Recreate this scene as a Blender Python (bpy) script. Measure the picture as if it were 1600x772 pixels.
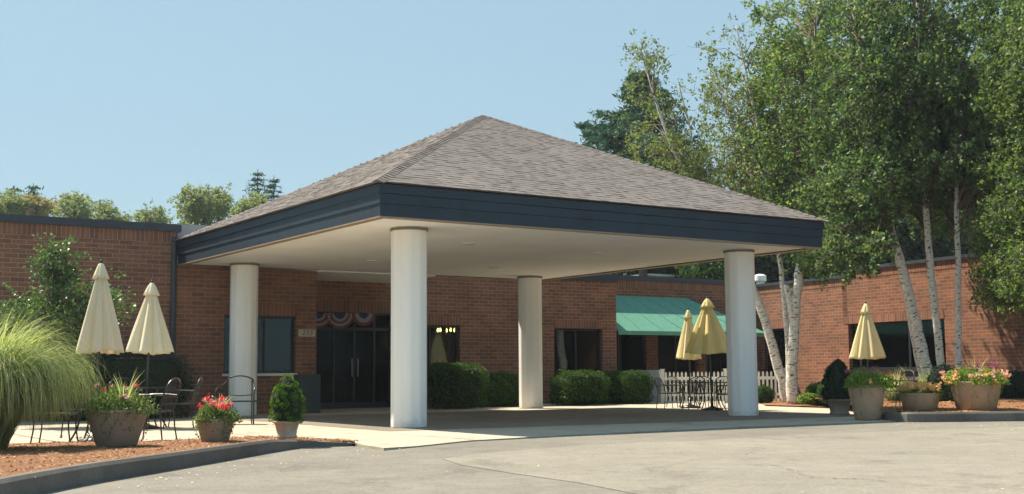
import bpy, bmesh, math, random
import numpy as np
from mathutils import Matrix, Vector
random.seed(7); rng = np.random.default_rng(11)
for o in list(bpy.data.objects): bpy.data.objects.remove(o)
sc = bpy.context.scene
COL = sc.collection
# ------------------------------------------------------------------ camera
EYE = .93
FPX, PITCH, ROLL, PSI = 1899.6, .1031, -.0074, .5835
AX, AY = -1.9442*.93, 22.8384*.93
cam = bpy.data.cameras.new('camera'); camo = bpy.data.objects.new('camera', cam); COL.objects.link(camo)
cam.sensor_width = 36; cam.lens = FPX/1600*36; cam.clip_start = .1; cam.clip_end = 3000
R_ = Vector((math.cos(ROLL), -math.sin(ROLL)*math.sin(PITCH), math.sin(ROLL)*math.cos(PITCH)))
F_ = Vector((0, math.cos(PITCH), math.sin(PITCH)))
U_ = R_.cross(F_)
M = Matrix.Identity(4)
for i in range(3): M[i][0] = R_[i]; M[i][1] = U_[i]; M[i][2] = -F_[i]
M[2][3] = EYE
camo.matrix_world = M
sc.camera = camo
# ------------------------------------------------------------------ sky, sun, exposure
uu = Vector((math.cos(PSI), math.sin(PSI), 0)); vv = Vector((-math.sin(PSI), math.cos(PSI), 0))
LIGHT = (uu*1.2 - vv*2.6 + Vector((0, 0, -4.0))).normalized()     # direction the sunlight travels
TOSUN = -LIGHT
elev = math.asin(TOSUN.z); az = math.atan2(TOSUN.x, TOSUN.y)      # clockwise from +Y
w = bpy.data.worlds.new('World'); sc.world = w; w.use_nodes = True
nt = w.node_tree; nt.nodes.clear()
sky = nt.nodes.new('ShaderNodeTexSky'); sky.sky_type = 'NISHITA'; sky.sun_disc = False
sky.sun_elevation = elev; sky.sun_rotation = az
sky.air_density = 1.25; sky.dust_density = 1.2; sky.ozone_density = 1.6; sky.altitude = 50
hsv = nt.nodes.new('ShaderNodeMix'); hsv.data_type = 'RGBA'; hsv.blend_type = 'MULTIPLY'; hsv.inputs[0].default_value = 1
hsv.inputs[7].default_value = (2.2, 2.3, 2.2, 1)
# soft shoulder on the sky's brightness: c / (1 + k c), keeps the sun side from clipping
ma = nt.nodes.new('ShaderNodeVectorMath'); ma.operation = 'MULTIPLY_ADD'; ma.inputs[1].default_value = (.56, .365, .295); ma.inputs[2].default_value = (1, 1, 1)
dv = nt.nodes.new('ShaderNodeVectorMath'); dv.operation = 'DIVIDE'
bg = nt.nodes.new('ShaderNodeBackground'); bg.inputs[1].default_value = .14
wo = nt.nodes.new('ShaderNodeOutputWorld')
nt.links.new(sky.outputs[0], hsv.inputs[6]); nt.links.new(hsv.outputs[2], ma.inputs[0]); nt.links.new(hsv.outputs[2], dv.inputs[0]); nt.links.new(ma.outputs[0], dv.inputs[1]); nt.links.new(dv.outputs[0], bg.inputs[0]); nt.links.new(bg.outputs[0], wo.inputs[0])
sl = bpy.data.lights.new('sun', 'SUN'); sl.energy = 5.0; sl.angle = math.radians(.55); sl.color = (1, .87, .69)
so = bpy.data.objects.new('sun', sl); COL.objects.link(so)
so.rotation_euler = LIGHT.to_track_quat('-Z', 'Y').to_euler(); so.location = (0, 0, 40)
sc.view_settings.view_transform = 'Standard'; sc.view_settings.look = 'None'
sc.view_settings.gamma = 1; sc.view_settings.use_curve_mapping = False
sc.view_settings.exposure = 1.0
# ------------------------------------------------------------------ helpers
def ray(px, py):
    X, Y = px-800, py-386
    X, Y = X*math.cos(ROLL)+Y*math.sin(ROLL), -X*math.sin(ROLL)+Y*math.cos(ROLL)
    return Vector((X/FPX, math.cos(PITCH)+Y/FPX*math.sin(PITCH), math.sin(PITCH)-Y/FPX*math.cos(PITCH)))
def gp(px, py, z=0):          # point of the photograph on the horizontal plane z
    d = ray(px, py); k = (z-EYE)/d.z
    return Vector((d.x*k, d.y*k, z))
def at(px, py, Y):            # point of the photograph at distance Y
    d = ray(px, py); k = Y/d.y
    return Vector((d.x*k, Y, d.z*k+EYE))
def L(s, t, z=0):             # building frame -> world
    return Vector((AX, AY, 0)) + uu*s + vv*t + Vector((0, 0, z))
def ST(P):
    q = Vector((P[0]-AX, P[1]-AY, 0)); return q.dot(uu), q.dot(vv)

def tag(o, label=None, cat=None, group=None, kind=None):
    if label: o['label'] = label
    if cat: o['category'] = cat
    if group: o['group'] = group
    if kind: o['kind'] = kind
    return o
def empty(name, loc=(0, 0, 0), rz=0, label=None, cat=None, group=None, sc_=1):
    o = bpy.data.objects.new(name, None); COL.objects.link(o); o.location = loc; o.rotation_euler = (0, 0, rz)
    o.scale = (sc_,)*3; o.empty_display_size = .1
    return tag(o, label, cat, group)
def copy_tree(o, parent=None):
    c = o.copy(); COL.objects.link(c)
    if parent: c.parent = parent
    for ch in list(o.children): copy_tree(ch, c)
    return c

class MB:
    def __init__(s): s.v = []; s.f = []; s.uv = []; s.mi = []
    def quad(s, pts, mi=0, uv=None):
        n = len(s.v); s.v += [tuple(p) for p in pts]; s.f.append(tuple(range(n, n+len(pts)))); s.mi.append(mi)
        s.uv += list(uv) if uv else [(p[0], p[1]) for p in pts]
        return s
    def box(s, x0, x1, y0, y1, z0, z1, mi=0, skip=''):
        P = lambda x, y, z: (x, y, z)
        fs = {'b': [P(x0,y1,z0),P(x1,y1,z0),P(x1,y0,z0),P(x0,y0,z0)], 't': [P(x0,y0,z1),P(x1,y0,z1),P(x1,y1,z1),P(x0,y1,z1)],
              'f': [P(x0,y0,z0),P(x1,y0,z0),P(x1,y0,z1),P(x0,y0,z1)], 'k': [P(x1,y1,z0),P(x0,y1,z0),P(x0,y1,z1),P(x1,y1,z1)],
              'l': [P(x0,y1,z0),P(x0,y0,z0),P(x0,y0,z1),P(x0,y1,z1)], 'r': [P(x1,y0,z0),P(x1,y1,z0),P(x1,y1,z1),P(x1,y0,z1)]}
        for k, q in fs.items():
            if k in skip: continue
            if k in 'bt': uv = [(p[0], p[1]) for p in q]
            elif k in 'fk': uv = [(p[0], p[2]) for p in q]
            else: uv = [(p[1], p[2]) for p in q]
            s.quad(q, mi, uv)
        return s
    def tube(s, pts, rad, n=8, mi=0, caps=True):
        pts = [Vector(p) for p in pts]
        if not hasattr(rad, '__len__'): rad = [rad]*len(pts)
        rings = []; up = Vector((0, 0, 1)); acc = 0; vs = []
        for i, p in enumerate(pts):
            d = (pts[min(i+1, len(pts)-1)]-pts[max(i-1, 0)]).normalized()
            if i == 0:
                a = d.cross(up if abs(d.z) < .9 else Vector((1, 0, 0))).normalized()
            else:
                a = (a-d*a.dot(d)).normalized(); acc += (p-pts[i-1]).length
            b = d.cross(a)
            k = len(s.v)
            for j in range(n):
                th = 2*math.pi*j/n
                s.v.append(tuple(p+(a*math.cos(th)+b*math.sin(th))*rad[i]))
            rings.append(k); vs.append(acc)
        for i in range(len(rings)-1):
            for j in range(n):
                j2 = (j+1) % n
                s.f.append((rings[i]+j, rings[i]+j2, rings[i+1]+j2, rings[i+1]+j)); s.mi.append(mi)
                s.uv += [(j/n, vs[i]), ((j+1)/n, vs[i]), ((j+1)/n, vs[i+1]), (j/n, vs[i+1])]
        if caps:
            s.f.append(tuple(rings[0]+j for j in range(n))[::-1]); s.mi.append(mi); s.uv += [(0, 0)]*n
            s.f.append(tuple(rings[-1]+j for j in range(n))); s.mi.append(mi); s.uv += [(0, 0)]*n
        return s
    def lathe(s, prof, n=32, c=(0, 0, 0), mi=0, rfun=None, caps=True):
        k0 = len(s.v)
        for i, (r, z) in enumerate(prof):
            for j in range(n):
                th = 2*math.pi*j/n; rr = r*(rfun(th, z) if rfun else 1)
                s.v.append((c[0]+rr*math.cos(th), c[1]+rr*math.sin(th), c[2]+z))
        for i in range(len(prof)-1):
            for j in range(n):
                j2 = (j+1) % n
                s.f.append((k0+i*n+j, k0+i*n+j2, k0+(i+1)*n+j2, k0+(i+1)*n+j)); s.mi.append(mi)
                s.uv += [(j/n, prof[i][1]), ((j+1)/n, prof[i][1]), ((j+1)/n, prof[i+1][1]), (j/n, prof[i+1][1])]
        if caps:
            if prof[0][0] > 1e-4:
                s.f.append(tuple(k0+j for j in range(n))[::-1]); s.mi.append(mi); s.uv += [(0, 0)]*n
            if prof[-1][0] > 1e-4:
                s.f.append(tuple(k0+(len(prof)-1)*n+j for j in range(n))); s.mi.append(mi); s.uv += [(0, 0)]*n
        return s
    def build(s, name, mats, parent=None, smooth=False, bevel=0):
        me = bpy.data.meshes.new(name); me.from_pydata(s.v, [], s.f)
        ul = me.uv_layers.new(name='UVMap'); ul.data.foreach_set('uv', np.array(s.uv, dtype=np.float32).ravel())
        me.polygons.foreach_set('material_index', s.mi)
        for m in (mats if isinstance(mats, (list, tuple)) else [mats]): me.materials.append(m)
        if smooth: me.polygons.foreach_set('use_smooth', [True]*len(me.polygons))
        me.update()
        o = bpy.data.objects.new(name, me); COL.objects.link(o)
        if parent: o.parent = parent
        if bevel:
            b = o.modifiers.new('bevel', 'BEVEL'); b.width = bevel; b.segments = 2; b.limit_method = 'ANGLE'
        return o

def npmesh(name, V, F, mats, parent=None, uv=None, mi=None, smooth=False):
    """V (n,3), F (m,4) quads"""
    me = bpy.data.meshes.new(name)
    me.vertices.add(len(V)); me.vertices.foreach_set('co', V.astype(np.float32).ravel())
    k = F.shape[1]
    me.loops.add(F.size); me.loops.foreach_set('vertex_index', F.astype(np.int32).ravel())
    me.polygons.add(len(F)); me.polygons.foreach_set('loop_start', np.arange(0, F.size, k, dtype=np.int32))
    if mi is not None: me.polygons.foreach_set('material_index', mi.astype(np.int32))
    if uv is not None:
        ul = me.uv_layers.new(name='UVMap'); ul.data.foreach_set('uv', uv.astype(np.float32).ravel())
    if smooth: me.polygons.foreach_set('use_smooth', np.ones(len(F), dtype=bool))
    for m in (mats if isinstance(mats, (list, tuple)) else [mats]): me.materials.append(m)
    me.update(calc_edges=True); me.validate()
    o = bpy.data.objects.new(name, me); COL.objects.link(o)
    if parent: o.parent = parent
    return o
def unit(a): return a/np.maximum(np.linalg.norm(a, axis=1, keepdims=True), 1e-9)
def leaf_geo(C, ln, wd, bias=None, bw=0.0):
    """rhombic leaves, slightly folded: returns V, F"""
    n = len(C)
    a = unit(rng.normal(size=(n, 3)))
    if bias is not None: a = unit(a+np.asarray(bias)*bw)
    b = unit(np.cross(a, rng.normal(size=(n, 3)))); c = np.cross(a, b)
    s = rng.uniform(.65, 1.3, (n, 1))
    V = np.stack([C-a*ln*s*.5, C+b*wd*s*.5+c*wd*s*.12-a*ln*s*.08, C+a*ln*s*.5, C-b*wd*s*.5+c*wd*s*.12-a*ln*s*.08], 1).reshape(-1, 3)
    F = np.arange(4*n).reshape(n, 4)
    return V, F

# ------------------------------------------------------------------ materials
def new_mat(name):
    m = bpy.data.materials.new(name); m.use_nodes = True; nt = m.node_tree
    return m, nt, nt.nodes['Principled BSDF']
def lk(nt, a, b): nt.links.new(a, b)
def rampn(nt, fac, stops):
    r = nt.nodes.new('ShaderNodeValToRGB'); e = r.color_ramp.elements
    while len(e) < len(stops): e.new(.5)
    for q, (p, c) in zip(e, stops): q.position = p; q.color = (*c, 1)
    lk(nt, fac, r.inputs[0]); return r.outputs[0]
def noise(nt, vec, scale, detail=4, rough=.6):
    n = nt.nodes.new('ShaderNodeTexNoise'); n.inputs['Scale'].default_value = scale
    n.inputs['Detail'].default_value = detail; n.inputs['Roughness'].default_value = rough
    if vec is not None: lk(nt, vec, n.inputs['Vector'])
    return n.outputs['Fac']
def mixc(nt, fac, a, b, mode='MIX'):
    m = nt.nodes.new('ShaderNodeMix'); m.data_type = 'RGBA'; m.blend_type = mode
    for i, x in ((0, fac), (6, a), (7, b)):
        if isinstance(x, (int, float)): m.inputs[i].default_value = x
        elif isinstance(x, tuple): m.inputs[i].default_value = (*x, 1)
        else: lk(nt, x, m.inputs[i])
    return m.outputs[2]
def bump(nt, h, p, strength=.3, dist=.01):
    b = nt.nodes.new('ShaderNodeBump'); b.inputs['Strength'].default_value = strength; b.inputs['Distance'].default_value = dist
    lk(nt, h, b.inputs['Height']); lk(nt, b.outputs[0], p.inputs['Normal'])
def coord(nt, which='Object'):
    return nt.nodes.new('ShaderNodeTexCoord').outputs[which]
def vscale(nt, vec, s):
    m = nt.nodes.new('ShaderNodeMapping'); m.inputs['Scale'].default_value = s; lk(nt, vec, m.inputs[0]); return m.outputs[0]

def plain(name, col, rough=.7, var=.12, sc_=6, metal=0, bmp=0, spec=None, bscale=None):
    m, nt, p = new_mat(name)
    f = noise(nt, coord(nt), sc_, 5)
    lo = tuple(c*(1-var) for c in col); hi = tuple(min(1, c*(1+var)) for c in col)
    lk(nt, rampn(nt, f, [(.3, lo), (.7, hi)]), p.inputs['Base Color'])
    p.inputs['Roughness'].default_value = rough; p.inputs['Metallic'].default_value = metal
    if spec is not None: p.inputs['Specular IOR Level'].default_value = spec
    if bmp: bump(nt, noise(nt, coord(nt), bscale or sc_*12, 4), p, bmp, .01)
    return m
def brick_mat(name, c1, c2, mortar, bw, rh, offset=.5, dirt=.25):
    m, nt, p = new_mat(name)
    uv = coord(nt, 'UV')
    b = nt.nodes.new('ShaderNodeTexBrick'); lk(nt, uv, b.inputs['Vector'])
    b.offset = offset; b.offset_frequency = 2; b.squash = 1
    b.inputs['Scale'].default_value = 1; b.inputs['Brick Width'].default_value = bw; b.inputs['Row Height'].default_value = rh
    b.inputs['Mortar Size'].default_value = .0062; b.inputs['Mortar Smooth'].default_value = .35; b.inputs['Bias'].default_value = -.1
    b.inputs['Color1'].default_value = (*c1, 1); b.inputs['Color2'].default_value = (*c2, 1); b.inputs['Mortar'].default_value = (*mortar, 1)
    n1 = noise(nt, uv, 1.3, 5); n2 = noise(nt, uv, 38, 3)
    c = mixc(nt, .8, b.outputs['Color'], rampn(nt, n1, [(.3, (1-dirt,)*3), (.7, (1+dirt*.5,)*3)]), 'MULTIPLY')
    c = mixc(nt, .7, c, rampn(nt, n2, [(.25, (.72,)*3), (.75, (1.2,)*3)]), 'MULTIPLY')
    lk(nt, c, p.inputs['Base Color']); p.inputs['Roughness'].default_value = .9; p.inputs['Specular IOR Level'].default_value = .2
    inv = nt.nodes.new('ShaderNodeMath'); inv.operation = 'SUBTRACT'; inv.inputs[0].default_value = 1; lk(nt, b.outputs['Fac'], inv.inputs[1])
    ad = nt.nodes.new('ShaderNodeMath'); ad.operation = 'MULTIPLY_ADD'; lk(nt, n2, ad.inputs[0]); ad.inputs[1].default_value = .35; lk(nt, inv.outputs[0], ad.inputs[2])
    bump(nt, ad.outputs[0], p, .55, .006)
    return m
def leaf_mat(name, cols, trans=.45, rough=.55, gloss=.25):
    m, nt, p = new_mat(name)
    g = nt.nodes.new('ShaderNodeNewGeometry')
    n = len(cols); c = rampn(nt, g.outputs['Random Per Island'], [(i/(n-1) if n > 1 else 0, cc) for i, cc in enumerate(cols)])
    lk(nt, c, p.inputs['Base Color']); p.inputs['Roughness'].default_value = rough; p.inputs['Specular IOR Level'].default_value = gloss
    t = nt.nodes.new('ShaderNodeBsdfTranslucent')
    tc = mixc(nt, 1.0, c, (1.25, 1.3, .7), 'MULTIPLY'); lk(nt, tc, t.inputs[0])
    mx = nt.nodes.new('ShaderNodeMixShader'); mx.inputs[0].default_value = trans
    lk(nt, p.outputs[0], mx.inputs[1]); lk(nt, t.outputs[0], mx.inputs[2])
    lk(nt, mx.outputs[0], nt.nodes['Material Output'].inputs[0])
    return m
def asphalt_mat(name, a, b_, grit=.5):
    m, nt, p = new_mat(name); co = coord(nt)
    big = noise(nt, co, .35, 5); mid = noise(nt, co, 3, 6, .7); fine = noise(nt, co, 90, 3, .8)
    c = rampn(nt, big, [(.3, a), (.72, b_)])
    c = mixc(nt, .8, c, rampn(nt, mid, [(.3, (.82,)*3), (.7, (1.14,)*3)]), 'MULTIPLY')
    c = mixc(nt, grit, c, rampn(nt, fine, [(.3, (.5,)*3), (.7, (1.5,)*3)]), 'MULTIPLY')
    fn2 = noise(nt, co, 34, 2, .9)
    c = mixc(nt, grit, c, rampn(nt, fn2, [(.36, (.66,)*3), (.5, (1,)*3), (.68, (1.3,)*3)]), 'MULTIPLY')
    st_ = noise(nt, vscale(nt, co, (1, .6, 1)), 1.1, 6, .75)
    c = mixc(nt, .8, c, rampn(nt, st_, [(.36, (.72,)*3), (.46, (1.0,)*3)]), 'MULTIPLY')
    lk(nt, c, p.inputs['Base Color']); p.inputs['Roughness'].default_value = .9; p.inputs['Specular IOR Level'].default_value = .25
    bump(nt, fine, p, .6, .006)
    return m
MT = {}
MT['brick'] = brick_mat('red_brick', (.30, .135, .08), (.175, .085, .06), (.40, .33, .26), .3048, .1016)
MT['soldier'] = brick_mat('soldier_brick', (.30, .135, .08), (.175, .085, .06), (.40, .33, .26), .1016, 10, 0)
MT['coping'] = plain('dark_metal_coping', (.035, .045, .06), .5, .1, 3)
MT['fascia'] = plain('dark_fascia_paint', (.008, .024, .043), .55, .25, 2.5, bmp=.1)
MT['white'] = plain('cream_column_paint', (.84, .83, .77), .45, .05, 2, bmp=.08, bscale=60)
def column_mat():
    m, nt, p = new_mat('white_column_paint'); co = coord(nt)
    c = rampn(nt, noise(nt, vscale(nt, co, (6, 6, .5)), 1.2, 5), [(.3, (.83, .835, .80)), (.7, (.90, .905, .88))])
    sx = nt.nodes.new('ShaderNodeSeparateXYZ'); lk(nt, co, sx.inputs[0])
    ad = nt.nodes.new('ShaderNodeMath'); ad.operation = 'MULTIPLY_ADD'; lk(nt, noise(nt, co, 9, 5, .7), ad.inputs[0]); ad.inputs[1].default_value = .5; lk(nt, sx.outputs[2], ad.inputs[2])
    c = mixc(nt, rampn(nt, ad.outputs[0], [(.18, (.6,)*3), (.42, (0,)*3)]), c, (.42, .38, .31))
    sc1 = noise(nt, vscale(nt, co, (10, 10, 1.2)), 3, 6, .8)
    c = mixc(nt, rampn(nt, sc1, [(.66, (0,)*3), (.74, (.4,)*3)]), c, (.5, .47, .40))
    lk(nt, c, p.inputs['Base Color']); p.inputs['Roughness'].default_value = .5; bump(nt, noise(nt, co, 30, 3), p, .08, .005); return m
MT['column'] = column_mat()
MT['ceil'] = plain('cream_ceiling', (.90, .90, .86), .8, .05, .9)
MT['grey'] = plain('pale_grey_metal', (.45, .46, .47), .6, .08, 2)
MT['asph'] = asphalt_mat('asphalt_dark', (.165, .158, .138), (.23, .22, .19))
MT['asph_old'] = asphalt_mat('asphalt_worn', (.21, .20, .17), (.27, .255, .215))
MT['pad'] = asphalt_mat('drive_pad_paving', (.19, .17, .145), (.25, .22, .185))
MT['conc'] = asphalt_mat('concrete', (.42, .375, .295), (.49, .44, .355), .2)
MT['kerb'] = asphalt_mat('kerb_concrete', (.115, .105, .09), (.19, .175, .155), .35)
MT['black'] = plain('black_iron', (.015, .015, .017), .4, .1, 5)
MT['glassd'] = None
def glass_mat(name, col, mixf, rough=.03, gcol=(.30, .35, .37)):
    m, nt, p = new_mat(name)
    tr = nt.nodes.new('ShaderNodeBsdfTransparent'); tr.inputs[0].default_value = (*col, 1)
    gl = nt.nodes.new('ShaderNodeBsdfGlossy'); gl.inputs['Roughness'].default_value = rough; gl.inputs[0].default_value = (*gcol, 1)
    fr = nt.nodes.new('ShaderNodeFresnel'); fr.inputs[0].default_value = 1.5
    ad = nt.nodes.new('ShaderNodeMath'); ad.operation = 'ADD'; ad.inputs[1].default_value = mixf; lk(nt, fr.outputs[0], ad.inputs[0])
    mx = nt.nodes.new('ShaderNodeMixShader'); lk(nt, ad.outputs[0], mx.inputs[0]); lk(nt, tr.outputs[0], mx.inputs[1]); lk(nt, gl.outputs[0], mx.inputs[2])
    lk(nt, mx.outputs[0], nt.nodes['Material Output'].inputs[0]); return m
MT['glass'] = glass_mat('window_glass', (.55, .62, .62), .05)
MT['glassdark'] = glass_mat('tinted_door_glass', (.14, .18, .21), .0, gcol=(.11, .15, .18))
MT['frame'] = plain('dark_bronze_frame', (.015, .02, .028), .45, .1, 3)
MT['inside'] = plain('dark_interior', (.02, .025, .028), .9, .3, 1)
MT['blind'] = plain('grey_blinds', (.20, .235, .24), .7, .05, 3)
MT['fabric'] = None
def cloth_mat(name, a, b_, trans=.3):
    m, nt, p = new_mat(name); co = coord(nt)
    c = rampn(nt, noise(nt, vscale(nt, co, (3, 3, .8)), 3, 4), [(.3, a), (.7, b_)])
    lk(nt, c, p.inputs['Base Color']); p.inputs['Roughness'].default_value = .9; p.inputs['Specular IOR Level'].default_value = .1
    t = nt.nodes.new('ShaderNodeBsdfTranslucent'); lk(nt, c, t.inputs[0])
    mx = nt.nodes.new('ShaderNodeMixShader'); mx.inputs[0].default_value = trans
    lk(nt, p.outputs[0], mx.inputs[1]); lk(nt, t.outputs[0], mx.inputs[2]); lk(nt, mx.outputs[0], nt.nodes['Material Output'].inputs[0])
    bump(nt, noise(nt, co, 120, 2), p, .15, .003)
    return m
MT['umb_l'] = cloth_mat('faded_cream_canvas', (.88, .83, .64), (.92, .88, .74), .42)
MT['umb_r'] = cloth_mat('yellow_canvas', (.86, .78, .40), (.90, .84, .52), .42)
MT['umb_p'] = cloth_mat('pale_yellow_canvas', (.90, .82, .50), (.93, .87, .60), .42)
MT['awn'] = cloth_mat('green_awning_canvas', (.16, .42, .32), (.21, .49, .38), .2)
MT['pot'] = plain('taupe_stoneware', (.27, .215, .16), .75, .12, 5, bmp=.25, bscale=90)
MT['pot2'] = plain('warm_stoneware', (.40, .28, .18), .75, .14, 5, bmp=.25, bscale=90)
MT['urn'] = plain('weathered_stone', (.40, .34, .27), .85, .25, 7, bmp=.4, bscale=50)
MT['soil'] = plain('potting_soil', (.035, .025, .018), .95, .3, 20, bmp=.5)
MT['wood'] = plain('white_picket_paint', (.74, .73, .68), .6, .06, 5)
MT['bulb'] = None
m, nt_, p = new_mat('warm_bulb'); p.inputs['Emission Color'].default_value = (1, .62, .18, 1); p.inputs['Emission Strength'].default_value = 7; MT['bulb'] = m
def mulch():
    m, nt, p = new_mat('bark_mulch'); co = coord(nt)
    f = noise(nt, co, 26, 6, .75); g = noise(nt, vscale(nt, co, (1, 2.2, 1)), 60, 3, .8)
    c = rampn(nt, f, [(.3, (.15, .06, .025)), (.5, (.36, .165, .07)), (.7, (.50, .28, .14))])
    c = mixc(nt, .8, c, rampn(nt, g, [(.3, (.5,)*3), (.7, (1.5,)*3)]), 'MULTIPLY')
    lk(nt, c, p.inputs['Base Color']); p.inputs['Roughness'].default_value = .95; bump(nt, g, p, 1, .03); return m
MT['mulch'] = mulch()
MT['lawn'] = plain('lawn_ground', (.06, .09, .03), .95, .3, .5, bmp=.4)
def birch_mat():
    m, nt, p = new_mat('birch_bark'); uv = coord(nt, 'UV')
    n1 = noise(nt, vscale(nt, uv, (2.0, 7, 1)), 2.6, 5, .65)
    n2 = noise(nt, vscale(nt, uv, (3, 22, 1)), 3, 3, .6)
    c = rampn(nt, noise(nt, uv, 4, 4), [(.3, (.66, .63, .57)), (.7, (.82, .80, .74))])
    c = mixc(nt, rampn(nt, n1, [(.555, (0,)*3), (.60, (1,)*3)]), c, (.035, .03, .027))
    c = mixc(nt, rampn(nt, n2, [(.56, (0,)*3), (.64, (.7,)*3)]), c, (.12, .10, .085))
    lk(nt, c, p.inputs['Base Color']); p.inputs['Roughness'].default_value = .75; bump(nt, n1, p, .3, .01); return m
MT['birch'] = birch_mat()
MT['twig'] = plain('reddish_brown_twigs', (.16, .12, .09), .8, .4, 8)
MT['bark'] = plain('grey_brown_bark', (.10, .08, .06), .9, .3, 9, bmp=.5)
MT['birchleaf'] = leaf_mat('birch_leaves', [(.035, .08, .05), (.065, .125, .055), (.11, .185, .07), (.21, .29, .10)], .46, .5, .3)
MT['birchleaf_sunlit'] = leaf_mat('sunlit_birch_leaves', [(.05, .11, .05), (.09, .165, .06), (.15, .23, .075), (.27, .34, .12)], .5, .5, .3)  # lighter copy of the birch leaves, sunlight put into the colour
MT['sparseleaf'] = leaf_mat('olive_birch_leaves', [(.09, .13, .05), (.14, .19, .07), (.22, .25, .10)], .5)
MT['maple'] = leaf_mat('light_green_leaves', [(.055, .105, .045), (.105, .17, .06), (.20, .27, .09)], .5, .5, .3)
MT['forest'] = leaf_mat('dark_forest_leaves', [(.015, .035, .018), (.025, .05, .024), (.04, .075, .03)], .25)
MT['pine'] = leaf_mat('blue_green_needles', [(.025, .075, .055), (.04, .11, .075), (.06, .14, .085)], .2)
MT['far'] = leaf_mat('hazed_olive_leaves', [(.16, .21, .11), (.22, .27, .15), (.30, .33, .20)], .5)  # paleness of distant haze mixed into the leaf colours
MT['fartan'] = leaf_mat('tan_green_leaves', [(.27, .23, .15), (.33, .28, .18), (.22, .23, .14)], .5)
MT['box'] = leaf_mat('boxwood_leaves', [(.025, .07, .015), (.045, .11, .02), (.075, .15, .03)], .35)
MT['hedge'] = leaf_mat('dark_hedge_leaves', [(.012, .03, .02), (.02, .045, .028), (.03, .06, .035)], .15)
MT['topi'] = leaf_mat('topiary_leaves', [(.06, .14, .015), (.09, .20, .02), (.14, .26, .03)], .35)
MT['yew'] = leaf_mat('dark_cone_leaves', [(.012, .035, .018), (.02, .05, .025)], .2)
MT['grass'] = leaf_mat('ornamental_grass_blades', [(.16, .22, .09), (.28, .35, .15), (.44, .49, .26), (.58, .60, .40)], .5, .5, .3)
MT['potleaf'] = leaf_mat('bedding_leaves', [(.06, .12, .03), (.10, .17, .045), (.17, .24, .08), (.24, .30, .13)], .4)
MT['potleaf2'] = leaf_mat('lime_leaves', [(.10, .20, .03), (.18, .30, .05), (.30, .40, .08)], .45)
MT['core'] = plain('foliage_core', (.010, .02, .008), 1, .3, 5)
def flower(name, cols): return leaf_mat(name, cols, .35, .6, .2)
MT['red'] = flower('red_petals', [(.60, .02, .06), (.75, .05, .12), (.80, .12, .20)])
MT['pink'] = flower('pink_petals', [(.60, .15, .30), (.75, .35, .45), (.80, .60, .62)])
MT['peach'] = flower('peach_petals', [(.80, .38, .18), (.85, .55, .28), (.85, .70, .35)])
MT['purple'] = flower('purple_petals', [(.30, .05, .18), (.45, .10, .28), (.55, .22, .38)])
MT['litter'] = leaf_mat('fallen_yellow_leaves', [(.55, .45, .15), (.60, .55, .35), (.35, .22, .08)], .1)
MT['chips'] = leaf_mat('wood_chips', [(.12, .05, .025), (.30, .13, .06), (.45, .24, .12), (.55, .36, .20)], 0)

# ------------------------------------------------------------------ ground, road, paving
def sheet(name, pts, z, m, label=None):
    b = MB(); b.quad([(p[0], p[1], z) for p in pts])
    bm = bmesh.new(); o = b.build(name, m); bm.from_mesh(o.data); bmesh.ops.triangulate(bm, faces=bm.faces); 
    for f in bm.faces:
        if f.normal.z < 0: f.normal_flip()
    bm.to_mesh(o.data); bm.free()
    tag(o, kind='structure'); return o
def smoothpts(pts, k=6):
    pts = [Vector(p) for p in pts]; out = []
    for i in range(len(pts)-1):
        p0 = pts[max(i-1, 0)]; p1 = pts[i]; p2 = pts[i+1]; p3 = pts[min(i+2, len(pts)-1)]
        for j in range(k):
            t = j/k
            out.append(.5*((2*p1)+(p2-p0)*t+(2*p0-5*p1+4*p2-p3)*t*t+(3*p1-p0-3*p2+p3)*t**3))
    out.append(pts[-1]); return out
sheet('ground', [(-250, -60), (250, -60), (250, 320), (-250, 320)], -.06, MT['lawn'])
sheet('road', [(-60, -20), (60, -20), (60, 21.3), (8.3, 22.9), gp(1440, 657), gp(1150, 668), gp(870, 682), gp(733, 689), gp(600, 703), gp(555, 696), gp(400, 700), (-14, 16), (-60, 16)], -.012, MT['asph'])
wp = smoothpts([gp(690, 716), gp(740, 709), gp(840, 700), gp(960, 692), gp(1100, 687), gp(1250, 678), gp(1430, 672), gp(1650, 664)])
wp = [p+Vector((rng.normal()*.01, rng.normal()*.05, 0)) for p in wp]
sheet('worn_road_surface', wp+[Vector((30, 20, 0)), Vector((30, -10, 0)), gp(1060, 800), gp(1010, 773), gp(900, 752), gp(800, 738), gp(720, 725)], -.008, MT['asph_old'])
# concrete pavement with thin edge lit by the sun
conc = [(L(-30, 8.7)), L(21.1, 13.1), L(19.5, -1.0), gp(1410, 648), gp(1440, 656.5), gp(1150, 667), gp(870, 680.5), gp(733, 688.2), gp(650, 697), gp(600, 700), gp(555, 693), gp(470, 690), gp(300, 692), gp(100, 696), gp(-300, 700)]
sheet('concrete_pavement', conc, 0, MT['conc'])
edge = MB()
front = [gp(1440, 656.5), gp(1150, 667), gp(870, 680.5), gp(733, 688.2), gp(650, 697), gp(600, 700), gp(555, 693)]
for a, b in zip(front, front[1:]): edge.quad([(a.x, a.y, -.05), (b.x, b.y, -.05), (b.x, b.y, 0), (a.x, a.y, 0)])
tag(edge.build('pavement_edge', MT['conc']), kind='structure')
sheet('drive_pad', [L(-.9, -1.0), L(9.9, -1.9), L(9.9, 6.6), L(-.9, 7.0)], .004, MT['pad'])
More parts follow.
